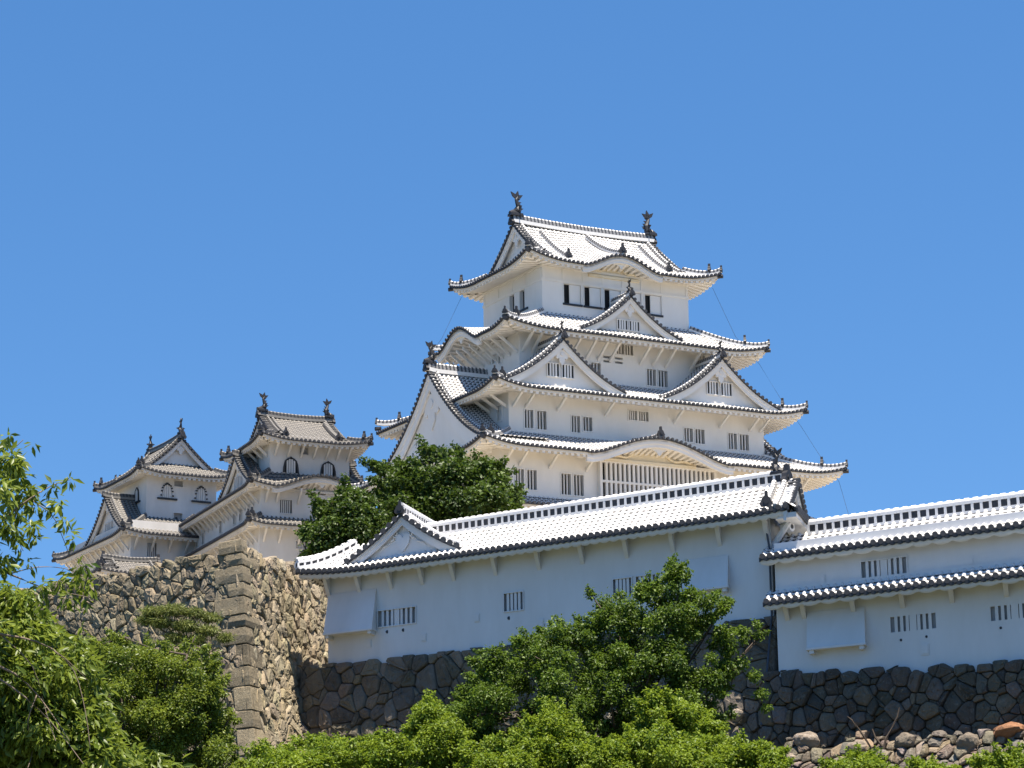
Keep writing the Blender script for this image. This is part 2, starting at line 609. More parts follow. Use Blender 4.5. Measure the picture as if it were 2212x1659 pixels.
def gable_roof(site, st, name, mp, w, h, depth, z0, conc=0.35, win=None, gegyo=1.0, board=0.5, inset=0.7, ridge_k=1.0, finial=1.0, fish=0.0, wall_drop=0.0, rake_bar=True, label=None, step=0.42, foot=0.0, back_end=False):
    """dormer gable: mp(x across, y depth inwards from its front, z)"""
    def zf(x):
        t = 1 - min(1.0, abs(x) / w)
        return z0 + h * ((1 - conc) * t + conc * t * t) + foot * max(0, (abs(x) / w - .8) / .2) ** 2
    mb = MB()
    n = max(2, int(round(depth / st.pitch)))
    for sg in (-1, 1):
        slope_sheet(mb, (lambda x, y, z, sg=sg: mp(sg * x, y, z)), n, depth / n, 0.0, w, zf, 12)
    o = mb.build(name, M[st.tile], site.root, True)
    if label:
        o['label'] = label
    # under-surface so that the sheet has thickness
    mb = MB()
    for sg in (-1, 1):
        for k in range(12):
            x0, x1 = sg * w * k / 12, sg * w * (k + 1) / 12
            mb.quad(mp(x0, .1, zf(x0) - .14), mp(x1, .1, zf(x1) - .14), mp(x1, depth, zf(x1) - .14), mp(x0, depth, zf(x0) - .14))
    mb.build('gable_soffit', M[st.wall], o)
    gable_end(site, st, o, mp, zf, w, z0 - wall_drop, board, step, inset, win, gegyo, rake_bar)
    mb = MB()
    mb.sweep([mp(0, y, zf(0) + .05 + .12 * max(0, 1 - y / 1.2) ** 2) for y in (-.05, .4, .8, 1.2, depth * .6, depth)], ridge_prof(1.25 * ridge_k))
    mb.build('ridge', M[st.ridge], o)
    mb = MB()
    out = mp(0, -1, 0) - mp(0, 0, 0)
    if finial:
        ornament(mb, mp(0, -.12, zf(0) + .0), out, finial * .8)
        mb.build('ridge_ornament', M['ornament'], o)
    if fish:
        mb = MB()
        shachi(mb, mp(0, .25, zf(0) + .4 * ridge_k), -out, fish)
        mb.build('roof_fish', M['ornament'], o)
    return o, zf


def hip_roof(site, st, ea, eb, ze, rise, kind='skirt', Da=None, Db=None, g=None, over=(2.5, 2.5), oa=0, ob=0, lift=0.5, lk=0.75, bumps=None,
             conc=0.25, rows=9, sides='FRBL', fas=0.34, raf=0.50, rd=0.2, soff=0.22, hips='all', vj=0.36, label=None, orn=0.75, inner_orn=True, far_lift=1.0, hip_k=1.0):
    """tiled roof round a rectangle. kind skirt: pent roof up to a wall; ridgeA / ridgeB: hip and gable roof with its ridge along a / b"""
    bumps = bumps or {}
    if kind == 'skirt':
        spec = {'F': (Db, Db, Da), 'B': (Db, Db, Da), 'L': (Da, Da, Db), 'R': (Da, Da, Db)}
        main = None
    else:
        run = eb if kind == 'ridgeA' else ea
        ends = 'LR' if kind == 'ridgeA' else 'FB'
        spec = {q: ((g + .75, g, g) if q in ends else (run, g, g)) for q in 'FRBL'}
        main = run

    def prof(side, d):
        x = d / (main or spec[side][0])
        return rise * ((1 - conc) * x + conc * x * x)

    def lifts(side, s, d, L):
        D, Dh, Dj = spec[side]
        c = min(s, L - s) / Dj
        k_ = far_lift if (side == 'L' and s < L / 2) or (side == 'B' and s > L / 2) else 1.0
        q = k_ * lift * max(0, 1 - c / (lk if kind == 'skirt' else lk * 2.4)) ** 2 * max(0, 1 - d / Dh) if Dh else 0
        for (sc, hw, hh) in bumps.get(side, ()):
            q += hh * kara((s - sc) / hw) * max(0, 1 - d / (D * .95)) ** 1.1
        return q

    mb, caps, eav = MB(), MB(), MB()
    for side in sides:
        fn, L = side_fn(side, ea, eb, oa, ob)
        D, Dh, Dj = spec[side]

        def surf(s, d, e=0.0):
            a, b = fn(s, d)
            return site.T(a, b, ze + prof(side, max(d, 0)) + lifts(side, s, max(d, 0), L) + e)
        n = int(round(L / st.pitch))
        p = L / n
        cols = []
        for k in range(n):
            for f, h in RIB + ([(1.0, -.02)] if k == n - 1 else []):
                s = (k + f) * p
                c = min(s, L - s) / Dj
                dm = D if c >= 1 else min(D, max(0.02, c * Dh))
                jump = c >= 1
                col = []
                for j in range(rows + 1):
                    d = dm * j / rows
                    col.append(mb.vert(surf(s, d, h), (k + f, d / vj)))
                cols.append((col, jump))
        for (a, ja), (b, jb) in zip(cols[:-1], cols[1:]):
            if ja != jb:      # gable edge: close only the part the two columns share
                q = a if not ja else b
            for j in range(rows):
                mb.face(a[j], b[j], b[j + 1], a[j + 1])
        # eave tile ends
        out = (Vector(surf(L / 2, -1, 0)) - Vector(surf(L / 2, 0, 0)))
        out.z = 0
        out.normalize()
        for k in range(n):
            s = (k + .5) * p
            caps.disc(surf(s, -.10, .015), out, p * .31, .2)
        m = max(8, n)
        for k in range(m):
            s0, s1 = L * k / m, L * (k + 1) / m
            caps.hexa([surf(s0, .12, -.13), surf(s1, .12, -.13), surf(s1, -.03, -.13), surf(s0, -.03, -.13),
                       surf(s0, .12, -.025), surf(s1, .12, -.025), surf(s1, -.03, -.025), surf(s0, -.03, -.025)])
        # white eave board and the rafters behind it
        ov = over[0] if side in 'LR' else over[1]
        oj = over[1] if side in 'LR' else over[0]

        def under(s, d, e):
            a, b = fn(s, d)
            fade = max(0, 1 - d / (ov + .6))
            return site.T(a, b, ze + d * soff + lifts(side, s, 0, L) * (fade if d > 0.45 else 1) + e)
        m = max(24, int(L / .55))
        for k in range(m):
            s0, s1 = L * k / m, L * (k + 1) / m
            s0c, s1c = max(s0, .14), min(s1, L - .14)
            for lo, hi, y0, y1 in ((-.13 - fas * .55, -.13, .13, .45),):
                q0, q1 = max(s0, y0), min(s1, L - y0)
                if q1 > q0:
                    eav.hexa([under(q0, y0, lo), under(q1, y0, lo), under(q1, y1, lo), under(q0, y1, lo),
                              under(q0, y0, hi), under(q1, y0, hi), under(q1, y1, hi), under(q0, y1, hi)])
        nr = int(L / raf)
        pr = L / nr
        prev = None
        zs = -.13 - fas * .5
        for k in range(nr):
            for f, h in ((0, 0), (.25, 0), (.26, -rd), (.74, -rd), (.75, 0), (1, 0)):
                s = (k + f) * pr
                c = min(s, L - s)
                dm = min(ov + .15, c * ov / oj)
                d0 = .19
                if dm < d0 + .05:
                    prev = None
                    continue
                col = [eav.vert(under(s, d0 + (dm - d0) * j / 4, zs + h)) for j in range(5)]
                if prev:
                    for j in range(4):
                        eav.face(prev[j], prev[j + 1], col[j + 1], col[j])
                    if h and f == .74:
                        eav.face(prev[0], col[0], eav.vert(under(s, d0, zs)), eav.vert(under(s - .48 * pr, d0, zs)))
                prev = col
    roof = mb.build('roof', M[st.tile], site.root, True)
    if label:
        roof['label'] = label
    caps.build('eave_tiles', M['dark_tile'], roof)
    eav.build('rafters', M[st.wall], roof)
    # hip ridges with their end tiles
    for cn, (sa, sb, fs) in {'FL': (-1, -1, 'F'), 'FR': (1, -1, 'F'), 'BL': (-1, 1, 'B'), 'BR': (1, 1, 'B')}.items():
        if cn[0] not in sides or cn[1] not in sides or (hips != 'all' and cn not in hips):
            continue
        D, Dh, Dj = spec[fs]
        pts = []
        L = 2 * ea
        for j in range(11):
            t = j / 10
            d, s = Dh * t, Dj * t
            z = ze + prof(fs, d) + lifts(fs, s, d, L) + .06 + .10 * max(0, 1 - t / .2) ** 2
            pts.append(site.T(oa + sa * (ea - s), ob + sb * (eb - d), z))
        b_ = MB()
        b_.sweep(pts, ridge_prof(hip_k))
        b_.build('hip_ridge', M[st.ridge], roof)
        b_ = MB()
        o = pts[0] - pts[2]
        o.z = 0
        ornament(b_, pts[0] + Vector((0, 0, -.05)), o, orn * .8)
        b_.build('ridge_ornament', M['ornament'], roof)
        b_ = MB()
        b_.disc(pts[0] + o.normalized() * .12 - Vector((0, 0, .42)), o, .17, .5, 8)
        b_.build('rafter_cap', M['ornament'], roof)
        if inner_orn:
            b_ = MB()
            ornament(b_, pts[3] + Vector((0, 0, .22)), o, orn)
            b_.build('ridge_ornament', M['ornament'], roof)
    return roof, prof, lifts, spec


def irimoya_top(site, st, roof, kind, ea, eb, ze, rise, g, prof, oa=0, ob=0, fish=2.0, board=.55, gegyo=1.0, win=None, descend=True, ridge_k=1.6, orn=.8):
    """gables, main ridge and descending ridges of a hip and gable roof"""
    run = eb if kind == 'ridgeA' else ea
    half = (ea if kind == 'ridgeA' else eb) - g
    side = 'F' if kind == 'ridgeA' else 'L'
    zf = lambda x: ze + prof(side, run - abs(x))
    wmax = run - g * .75
    for sg in (-1, 1):
        if kind == 'ridgeA':
            mp = (lambda x, y, z, sg=sg: site.T(oa + sg * (half - y), ob + x * -sg, z))
        else:
            mp = (lambda x, y, z, sg=sg: site.T(oa + x * sg, ob + sg * (half - y), z))
        holder = bpy.data.objects.new('gable', None)
        COL.objects.link(holder)
        holder.parent = site.root
        gable_end(site, st, holder, mp, zf, wmax, ze + prof(side, g) - .1, board, .42, .65, win, gegyo)
    zr = ze + rise
    P = (lambda t, x, z: site.T(oa + t, ob + x, z)) if kind == 'ridgeA' else (lambda t, x, z: site.T(oa + x, ob + t, z))
    mb = MB()
    path = [P(half * t, 0, zr + .05 + .18 * t * t) for t in (-1.0, -.8, -.5, 0, .5, .8, 1.0)]
    mb.sweep(path, ridge_prof(ridge_k))
    mb.build('ridge', M[st.ridge], roof)
    for sg in (-1, 1):
        mb = MB()
        ornament(mb, P(sg * (half + .1), 0, zr - .1), P(sg, 0, 0) - P(0, 0, 0), .95)
        mb.build('ridge_ornament', M['ornament'], roof)
    for sg in (-1, 1):
        mb = MB()
        shachi(mb, P(sg * (half - .35), 0, zr + .05 + .34 * ridge_k), P(-sg, 0, 0) - P(0, 0, 0), fish)
        mb.build('roof_fish', M['ornament'], roof)
    if descend:
        for t in descend:
            for sx in (-1, 1):
                mb = MB()
                k0, k1 = .12, .80
                pts = [P(t, sx * run * (k0 + (k1 - k0) * j / 8), ze + prof(side, run * (1 - (k0 + (k1 - k0) * j / 8))) + .07) for j in range(9)]
                mb.sweep(pts, ridge_prof(.9))
                mb.build('descending_ridge', M[st.ridge], roof)
                mb = MB()
                ornament(mb, pts[-1] + Vector((0, 0, .05)), pts[-1] - pts[-3], orn)
                mb.build('ridge_ornament', M['ornament'], roof)


def wall_box(site, mat, wa, wb, z0, z1, openings=None, oa=0, ob=0, depth=.35, name='wall', recess='void', label=None):
    """four walls with real window recesses; openings: {side: [(u0, u1, z0, z1)]} with u along a or b"""
    openings = openings or {}
    mb = MB()
    defs = {'F': (lambda u, y, z: site.T(oa + u, ob - wb + y, z), wa), 'B': (lambda u, y, z: site.T(oa - u, ob + wb - y, z), wa),
            'L': (lambda u, y, z: site.T(oa - wa + y, ob - u, z), wb), 'R': (lambda u, y, z: site.T(oa + wa - y, ob + u, z), wb)}
    for side, (fn, half) in defs.items():
        ops = [(-u1, -u0, q0, q1) if side in 'L' else (u0, u1, q0, q1) for (u0, u1, q0, q1) in openings.get(side, ())]
        us = sorted(set([-half, half] + [u for o in ops for u in o[:2]]))
        zs = sorted(set([z0, z1] + [u for o in ops for u in o[2:]]))
        for a0, a1 in zip(us[:-1], us[1:]):
            for q0, q1 in zip(zs[:-1], zs[1:]):
                ca, cz = (a0 + a1) / 2, (q0 + q1) / 2
                if any(o[0] < ca < o[1] and o[2] < cz < o[3] for o in ops):
                    continue
                mb.quad(fn(a0, 0, q0), fn(a1, 0, q0), fn(a1, 0, q1), fn(a0, 0, q1))
        for (u0, u1, q0, q1) in ops:
            mb.quad(fn(u0, 0, q0), fn(u0, depth, q0), fn(u0, depth, q1), fn(u0, 0, q1))
            mb.quad(fn(u1, 0, q0), fn(u1, 0, q1), fn(u1, depth, q1), fn(u1, depth, q0))
            mb.quad(fn(u0, 0, q0), fn(u1, 0, q0), fn(u1, depth, q0), fn(u0, depth, q0))
            mb.quad(fn(u0, 0, q1), fn(u0, depth, q1), fn(u1, depth, q1), fn(u1, 0, q1))
    o = mb.build(name, mat, site.root)
    if label:
        o['label'] = label
    return o


def face_fn(site, side, wa, wb, oa=0, ob=0):
    if side == 'F':
        return lambda u, y, z: site.T(oa + u, ob - wb + y, z)
    if side == 'L':
        return lambda u, y, z: site.T(oa - wa + y, ob + u, z)
    if side == 'R':
        return lambda u, y, z: site.T(oa + wa - y, ob + u, z)


def lattice_window(site, st, fn, u0, u1, z0, z1, nb, bar=.10, depth=.35, back='void', frame=.09, gaps=(), label=None, bar_y=.03):
    """recess back, raised frame and vertical bars"""
    mb = MB()
    mb.box(fn, u0, u1, depth - .02, depth + .06, z0, z1)
    o = mb.build('window', M[back], site.root)
    mb = MB()
    if frame:
        f = frame
        mb.box(fn, u0 - f, u0, -.06, .08, z0 - f, z1 + f)
        mb.box(fn, u1, u1 + f, -.06, .08, z0 - f, z1 + f)
        mb.box(fn, u0, u1, -.06, .08, z1, z1 + f)
        mb.box(fn, u0, u1, -.06, .08, z0 - f, z0)
        mb.build('frame', M[st.wall], o)
        mb = MB()
    for k in range(1, nb):
        x = u0 + (u1 - u0) * k / nb
        bw = bar * (2.2 if k in gaps else 1)
        mb.box(fn, x - bw / 2, x + bw / 2, bar_y, bar_y + .14, z0, z1)
    mb.build('lattice', M[st.wall], o)
    return o


def brackets(site, st, fn, us, ze, out, drop, soff=.22, w=.16, bend=0.0):
    """diagonal plastered struts from the wall to the eaves"""
    for u in us:
        mb = MB()
        zt = ze - .32 + soff * (out * .2)
        zw = zt - drop
        n = 5
        for j in range(n):
            t0, t1 = j / n, (j + 1) / n
            def q(t):
                y = -.02 - (out * .72) * t
                z = zw + (zt + .12 - zw) * (t ** (1 + bend))
                return y, z
            (y0, q0), (y1, q1) = q(t0), q(t1)
            th = .15
            mb.hexa([fn(u - w / 2, y0, q0 - th), fn(u + w / 2, y0, q0 - th), fn(u + w / 2, y1, q1 - th), fn(u - w / 2, y1, q1 - th),
                     fn(u - w / 2, y0, q0 + th * .6), fn(u + w / 2, y0, q0 + th * .6), fn(u + w / 2, y1, q1 + th * .6), fn(u - w / 2, y1, q1 + th * .6)])
        mb.build('bracket', M[st.wall], site.root)


def band(site, mat, wa, wb, z0, z1, t=.06, name='string_course', oa=0, ob=0):
    mb = MB()
    T = lambda a, b, z: site.T(oa + a, ob + b, z)
    mb.box(T, -wa - t, wa + t, -wb - t, -wb + .05, z0, z1)
    mb.box(T, -wa - t, wa + t, wb - .05, wb + t, z0, z1)
    mb.box(T, -wa - t, -wa + .05, -wb + .05, wb - .05, z0, z1)
    mb.box(T, wa - .05, wa + t, -wb + .05, wb - .05, z0, z1)
    mb.build(name, mat, site.root)


def karahafu_face(site, st, fn, uc, hw, hh, ze, board=.55, back=2.0, carve=True, infill=None, drop=.35):
    """curved bargeboard and carved panel under an undulating eave; fn(u, y, z), y measured inwards from the eave"""
    N = 28
    us = [uc - hw * 1.12 + 2.24 * hw * k / N for k in range(N + 1)]
    z = lambda u: ze + hh * kara((u - uc) / hw)
    mb = MB()
    for bd, y0, y1 in ((board, .20, .42), (board * .55, .13, .20)):
        for u0, u1 in zip(us[:-1], us[1:]):
            mb.hexa([fn(u0, y0, z(u0) - .13 - bd), fn(u1, y0, z(u1) - .13 - bd), fn(u1, y1, z(u1) - .13 - bd), fn(u0, y1, z(u0) - .13 - bd),
                     fn(u0, y0, z(u0) - .13), fn(u1, y0, z(u1) - .13), fn(u1, y1, z(u1) - .13), fn(u0, y1, z(u0) - .13)])
    o = mb.build('curved_bargeboard', M[st.wall], site.root)
    mb = MB()
    top = [u for u in us if abs(u - uc) < hw * .8]
    mb.poly([fn(u, back, z(u) - .2) for u in top] + [fn(top[-1], back, ze - drop), fn(top[0], back, ze - drop)])
    mb.build('gable_panel', infill or M[st.wall], o)
    # soffit vault from the board back to the panel
    mb = MB()
    for u0, u1 in zip(us[:-1], us[1:]):
        mb.quad(fn(u0, .3, z(u0) - .16), fn(u1, .3, z(u1) - .16), fn(u1, back + .05, z(u1) - .16), fn(u0, back + .05, z(u0) - .16))
    mb.build('vault', M[st.wall], o)
    if carve:
        g = hh * .55
        half = [(0, .12), (.2, .2), (.5, .05), (.9, .0), (1.25, -.2), (1.1, -.34), (.8, -.26), (.55, -.42), (.3, -.5), (.16, -.75), (0, -.86)]
        ol = half + [(-a, b) for a, b in half[-2:0:-1]]
        mb = MB()
        zt = z(uc) - .13 - board * .8
        d = fn(uc, .12, 0) - fn(uc, 0, 0)
        mb.prism([fn(uc + a * g, .43, zt + b * g) for a, b in ol], d)
        mb.build('hanging_ornament', M[st.wall], o)
        # scrollwork and struts on the panel
        mb = MB()
        for sg in (-1, 1):
            pts = [fn(uc + sg * hw * (.12 + .5 * k / 10), back - .12, ze - drop * .2 + hh * (.36 + .16 * sin(k * .9)) * (1 - k / 13)) for k in range(11)]
            mb.tube(pts, .11, 6)
        mb.box(fn, uc - hw * .7, uc + hw * .7, back - .2, back + .02, ze - drop, ze - drop + .2)
        mb.build('scrollwork', infill or M[st.wall], o)
    return o


# ------------------------------------------------------------------ main keep
K = Site('castle_keep', 6.15, 191.66, 26.0, 61.05, -28.95,
         'tallest white castle tower with five stacked roofs rising above the long front building', 'castle tower')
P_ = M['plaster']
# tiers: half widths of the walls and eaves
W5, W4, W3, W2 = (6.9, 4.93), (9.63, 5.97), (11.77, 8.0), (13.82, 10.3)
E5, E4, E3, E2 = (9.12, 6.66), (12.27, 8.52), (14.34, 10.55), (16.52, 12.58)
Z5, Z4, Z3, Z2 = 53.95, 47.75, 42.45, 37.35


def winlist(rows):
    return [(u0, u1, z0, z1) for (u0, u1, z0, z1, *_) in rows]


# top storey
w5f = [(-4.92, -3.32, 50.98, 52.6, 0), (-3.02, -1.46, 50.98, 52.6, 0), (-1.14, .42, 50.98, 52.6, 0), (.8, 2.36, 50.98, 52.6, 0), (2.70, 4.30, 50.98, 52.6, 0)]
w5l = [(-.35, .45, 50.98, 52.6), (-2.05, -1.25, 50.98, 52.6)]
wall_box(K, P_, *W5, 48.2, 54.6, {'F': winlist(w5f), 'L': w5l}, label='top storey wall with dark openings and white sliding shutters')
ff = face_fn(K, 'F', *W5)
for (u0, u1, z0, z1, _) in w5f:
    mb = MB()
    mb.box(ff, u0, u1, .33, .4, z0, z1)
    o = mb.build('window', M['void'], K.root)
    mb = MB()
    s0 = u0 + (u1 - u0) * .36
    mb.box(ff, s0, u1 - .03, .08, .16, z0 + .05, z1 - .03)
    mb.build('shutter', M['plaster'], o)
    mb = MB()
    mb.box(ff, u0 - .1, u1 + .1, -.1, .1, z0 - .16, z0 - .002)
    mb.build('sill', M['black_wood'], o)
    for q in (u0 - .07, u1 + .001):
        mb = MB()
        mb.box(ff, q, q + .07, -.05, .08, z0, z1)
        mb.build('jamb', P_, o)
fl = face_fn(K, 'L', *W5)
for (u0, u1, z0, z1) in w5l:
    mb = MB()
    mb.box(fl, u0, u1, .33, .4, z0, z1)
    o = mb.build('window', M['void'], K.root)
    mb = MB()
    mb.box(fl, u0 - .6, u1 + .1, -.1, .1, z0 - .16, z0 - .002)
    mb.build('sill', M['black_wood'], o)
band(K, P_, *W5, 52.66, 52.86)
band(K, P_, *W5, 53.75, 53.95, .09)
for a in [-6.75, -4.95, -3.1, -1.25, .6, 2.4, 4.3, 6.75]:
    mb = MB()
    mb.box(ff, a - .09, a + .09, -.05, .02, 52.865, 53.745)
    mb.build('wall_post', P_, K.root)
for b in (-4.7, -2.3, 0, 2.3, 4.7):
    mb = MB()
    mb.box(fl, b - .09, b + .09, -.05, .02, 52.865, 53.745)
    mb.build('wall_post', P_, K.root)
kf = 2 * E5[0]
r5, prof5, lifts5, sp5 = hip_roof(K, KEEP, *E5, Z5, 4.75, 'ridgeA', g=2.34, over=(2.25, 1.75), lift=.75, lk=.75, conc=.42,
                                  bumps={'F': [(E5[0] - .25, 3.35, 1.12)], 'B': [(E5[0], 3.35, 1.12)]}, rows=14, label='topmost roof, hip and gable with an undulating front eave')
irimoya_top(K, KEEP, r5, 'ridgeA', *E5, Z5, 4.75, 2.34, prof5, fish=1.85, descend=(-4.6, 4.9), ridge_k=1.7)
karahafu_face(K, KEEP, lambda u, y, z: K.T(u, -E5[1] + y, z), -.25, 3.35, 1.12, Z5, board=.5, back=1.72, infill=M['cream'], drop=.5)
mb = MB()
pts = [K.T(-.25, b, Z5 + 1.15 + prof5('F', b + 6.66) * (1.0) + .12 - 1.12 * max(0, (b + 6.66)) / 6.3) for b in (-6.5, -5.8, -5.0, -4.2, -3.2, -2.0, -.9)]
mb.sweep(pts, ridge_prof(.9))
mb.build('descending_ridge', M['ridge'], r5)
mb = MB()
ornament(mb, pts[0] + Vector((0, 0, .05)), -K.B, .85)
mb.build('ridge_ornament', M['ornament'], r5)

# fourth roof and its walls
w4f = [(-3.15, -2.3, 44.75, 46.05, 3), (2.05, 2.88, 44.7, 46.05, 3), (3.12, 3.98, 44.7, 46.05, 3), (-.75, -.06, 47.0, 47.9, 3), (.06, .78, 47.0, 47.9, 3),
       (-7.3, -6.6, 44.7, 46.0, 3), (7.0, 7.6, 46.9, 47.7, 3)]
w4s = [(-2.0, -1.3, 46.2, 46.75), (-.92, -.2, 46.2, 46.75)]
wall_box(K, P_, 9.63, 4.6, 43.0, 48.5, {'F': winlist(w4f) + w4s, 'L': [(-3.2 + 1.37, -2.6 + 1.37, 46.0, 46.6), (-2.2 + 1.37, -1.6 + 1.37, 46.2, 46.9)]}, ob=-1.37)
ff = face_fn(K, 'F', *W4)
fl = face_fn(K, 'L', *W4)
for (u0, u1, z0, z1, nb) in w4f:
    lattice_window(K, KEEP, ff, u0, u1, z0, z1, nb, bar=.085)
for (u0, u1, z0, z1) in w4s:
    mb = MB()
    mb.box(ff, u0, u1, .3, .4, z0, z1)
    o = mb.build('window', M['void_soft'], K.root)
    mb = MB()
    zz = (z0 + z1) / 2
    mb.box(ff, u0, u1, .02, .15, zz - .08, zz + .08)
    mb.build('lattice', P_, o)
for (u0, u1, z0, z1) in [(-3.2, -2.6, 46.0, 46.6), (-2.2, -1.6, 46.2, 46.9)]:
    lattice_window(K, KEEP, fl, u0, u1, z0, z1, 3, back='void_soft')
r4, prof4, lifts4, sp4 = hip_roof(K, KEEP, 12.27, 6.4, Z4, 2.25, 'skirt', ob=-2.12, Da=5.37, Db=3.59, over=(2.64, 2.55), lift=.6, lk=.8,
                                  bumps={'L': [(6.4 - 2.12 + .4, 3.2, 1.35)], 'R': [(6.4 + 2.12, 3.2, 1.35)]}, far_lift=.3, label='fourth roof with a small front gable')
karahafu_face(K, KEEP, lambda u, y, z: K.T(-E4[0] + y, u, z), -.4, 3.2, 1.35, Z4, board=.55, back=2.6)
brackets(K, KEEP, ff, [-9.35, -8.5, -5.0, -3.6, -2.5, -1.4, 1.4, 2.6, 3.8, 6.2, 9.2], Z4, 2.5, 1.15)
brackets(K, KEEP, fl, [-5.7, -4.5, -3.4, -2.3, -1.2, -.1, 1.0, 2.1, 3.2, 4.3, 5.4], Z4, 2.6, 1.2)
gable_roof(K, KEEP, 'gable', lambda x, y, z: K.T(-.3 + x, -7.75 + y, z), 4.9, 3.2, 3.0, 48.25, win=[(-1.0, -.1, 48.75, 49.5, 4), (.12, 1.02, 48.75, 49.5, 4)], gegyo=.85, finial=.8, fish=.9, wall_drop=.6, conc=.52, board=.5, ridge_k=.9, label='small pointed gable on the fourth roof')

# third roof
w3f = [(-10.4, -9.66, 39.72, 41.15, 3), (-9.3, -8.5, 39.72, 41.15, 3), (-6.25, -5.5, 39.75, 41.05, 3), (-5.2, -4.4, 39.95, 41.05, 3), (-1.05, -.28, 41.2, 41.95, 4), (-.1, .78, 41.2, 41.95, 4),
       (4.1, 4.9, 39.9, 41.0, 3), (5.15, 6.0, 39.85, 41.0, 3), (8.3, 9.1, 39.65, 40.95, 3), (9.4, 10.25, 39.65, 40.95, 3)]
wall_box(K, P_, *W3, 38.0, 43.3, {'F': winlist(w3f), 'L': [(-6.9, -6.2, 40.4, 41.6)]})
ff = face_fn(K, 'F', *W3)
fl = face_fn(K, 'L', *W3)
for (u0, u1, z0, z1, nb) in w3f:
    lattice_window(K, KEEP, ff, u0, u1, z0, z1, nb, bar=.085)
lattice_window(K, KEEP, fl, -6.9, -6.2, 40.4, 41.6, 3, back='void_soft')
r3, prof3, lifts3, sp3 = hip_roof(K, KEEP, 14.34, 10.25, Z3 - .1, 2.1, ob=-.3, far_lift=0.0, kind='skirt', Da=4.71, Db=4.58, over=(2.57, 2.55), lift=.65, lk=.8, label='third roof with twin front gables')
brackets(K, KEEP, ff, [-11.4, -10.3, -7.5, -3.2, 3.2, 7.5, 10.4, 11.4], Z3, 2.3, .85)
brackets(K, KEEP, fl, [-7.6, -6.3, -5.0], Z3, 2.3, .85)
for ac in (-7.75, 6.9):
    gable_roof(K, KEEP, 'gable', lambda x, y, z, ac=ac: K.T(ac + x, -9.7 + y, z), 5.55, 3.75, 4.2, 42.95, win=[(-1.15, -.15, 43.75, 44.75, 4), (.15, 1.15, 43.75, 44.75, 4)], gegyo=1.05, finial=.9, fish=.9, wall_drop=.6, conc=.52, board=.6, ridge_k=1.0,
               label='left one of the twin pointed gables' if ac < 0 else 'right one of the twin pointed gables')

# second roof with the great side gables
w2f = [(-12.55, -11.85, 34.45, 35.95, 3), (-11.55, -10.75, 34.45, 35.95, 3), (-8.6, -7.78, 34.3, 35.9, 3), (-7.5, -6.66, 34.3, 35.9, 3), (6.8, 7.6, 34.3, 35.9, 3), (7.9, 8.7, 34.3, 35.9, 3), (11.0, 11.8, 34.3, 35.9, 3), (12.1, 12.9, 34.3, 35.9, 3)]
wall_box(K, P_, *W2, 27.0, 38.2, {'F': winlist(w2f)}, label='lower wall with a wide projecting lattice bay')
ff = face_fn(K, 'F', *W2)
for (u0, u1, z0, z1, nb) in w2f:
    lattice_window(K, KEEP, ff, u0, u1, z0, z1, nb, bar=.085)
r2, prof2, lifts2, sp2 = hip_roof(K, KEEP, *E2, Z2, 2.0, 'skirt', Da=4.75, Db=4.58, over=(2.7, 2.28), lift=.6, lk=.8, bumps={'F': [(E2[0] - .9, 5.9, 1.55)]}, label='second roof with a broad undulating front eave')
karahafu_face(K, KEEP, lambda u, y, z: K.T(u, -E2[1] + y, z), -.9, 5.9, 1.55, Z2, board=.62, back=1.9, infill=M['cream'], drop=.25)
mb = MB()
pts = [K.T(-.9, b, Z2 + 1.62 + prof2('F', b + 12.58) - 1.55 * (1 - max(0, 1 - (b + 12.58) / (4.58 * .95)) ** 1.1) + .1) for b in (-12.4, -11.6, -10.8, -10.0, -9.2, -8.3)]
mb.sweep(pts, ridge_prof(.9))
mb.build('descending_ridge', M['ridge'], r2)
mb = MB()
ornament(mb, pts[0], -K.B, .8)
mb.build('ridge_ornament', M['ornament'], r2)
brackets(K, KEEP, ff, [-13.5, -12.2, -9.6, -6.4, 6.2, 9.6, 12.2, 13.5], Z2, 2.0, .8)
# lattice bay
mb = MB()
T = lambda a, b, z: K.T(a, -W2[1] + b, z)
mb.box(T, -5.42, -5.2, -.45, 0, 33.6, 37.25)
mb.box(T, 5.0, 5.22, -.45, 0, 33.6, 37.25)
mb.box(T, -5.2, 5.0, -.45, 0, 37.0, 37.25)
mb.box(T, -5.2, 5.0, -.45, 0, 33.6, 34.0)
mb.box(T, -5.2, 5.0, -.42, -.2, 35.45, 35.62)
bay = mb.build('lattice_bay', P_, K.root)
mb = MB()
mb.box(T, -5.2, 5.0, -.03, -.004, 34.0, 37.0)
mb.build('window_back', M['void'], bay)
mb = MB()
nb = 25
for k in range(1, nb):
    a = -5.2 + 10.2 * k / nb
    mb.box(T, a - .10, a + .10, -.40, -.2, 34.0, 35.448)
    mb.box(T, a - .10, a + .10, -.40, -.2, 35.622, 37.0)
mb.build('lattice', P_, bay)
for sg, lb in ((-1, 'great gable on the left flank'), (1, 'great gable on the right flank')):
    gable_roof(K, KEEP, 'great_gable', lambda x, y, z, sg=sg: K.T(sg * (14.9 - y), -.45 * (sg < 0) + x * -sg, z), 9.9, 7.15, 5.4, 38.2, conc=.6, gegyo=2.5, board=1.35, inset=.45, ridge_k=1.5, finial=1.2, fish=1.6, wall_drop=.6, label=lb, foot=.25)
# lowest pent roof
hip_roof(K, KEEP, 15.1, 11.6, 33.2, .75, 'skirt', Da=1.28, Db=1.3, over=(1.25, 1.28), lift=.2, rows=4, label='lowest narrow pent roof', orn=.5, inner_orn=False, fas=.26)
band(K, M['cream'], *W2, 30.0, 32.6, .03, 'cream_wall_band')
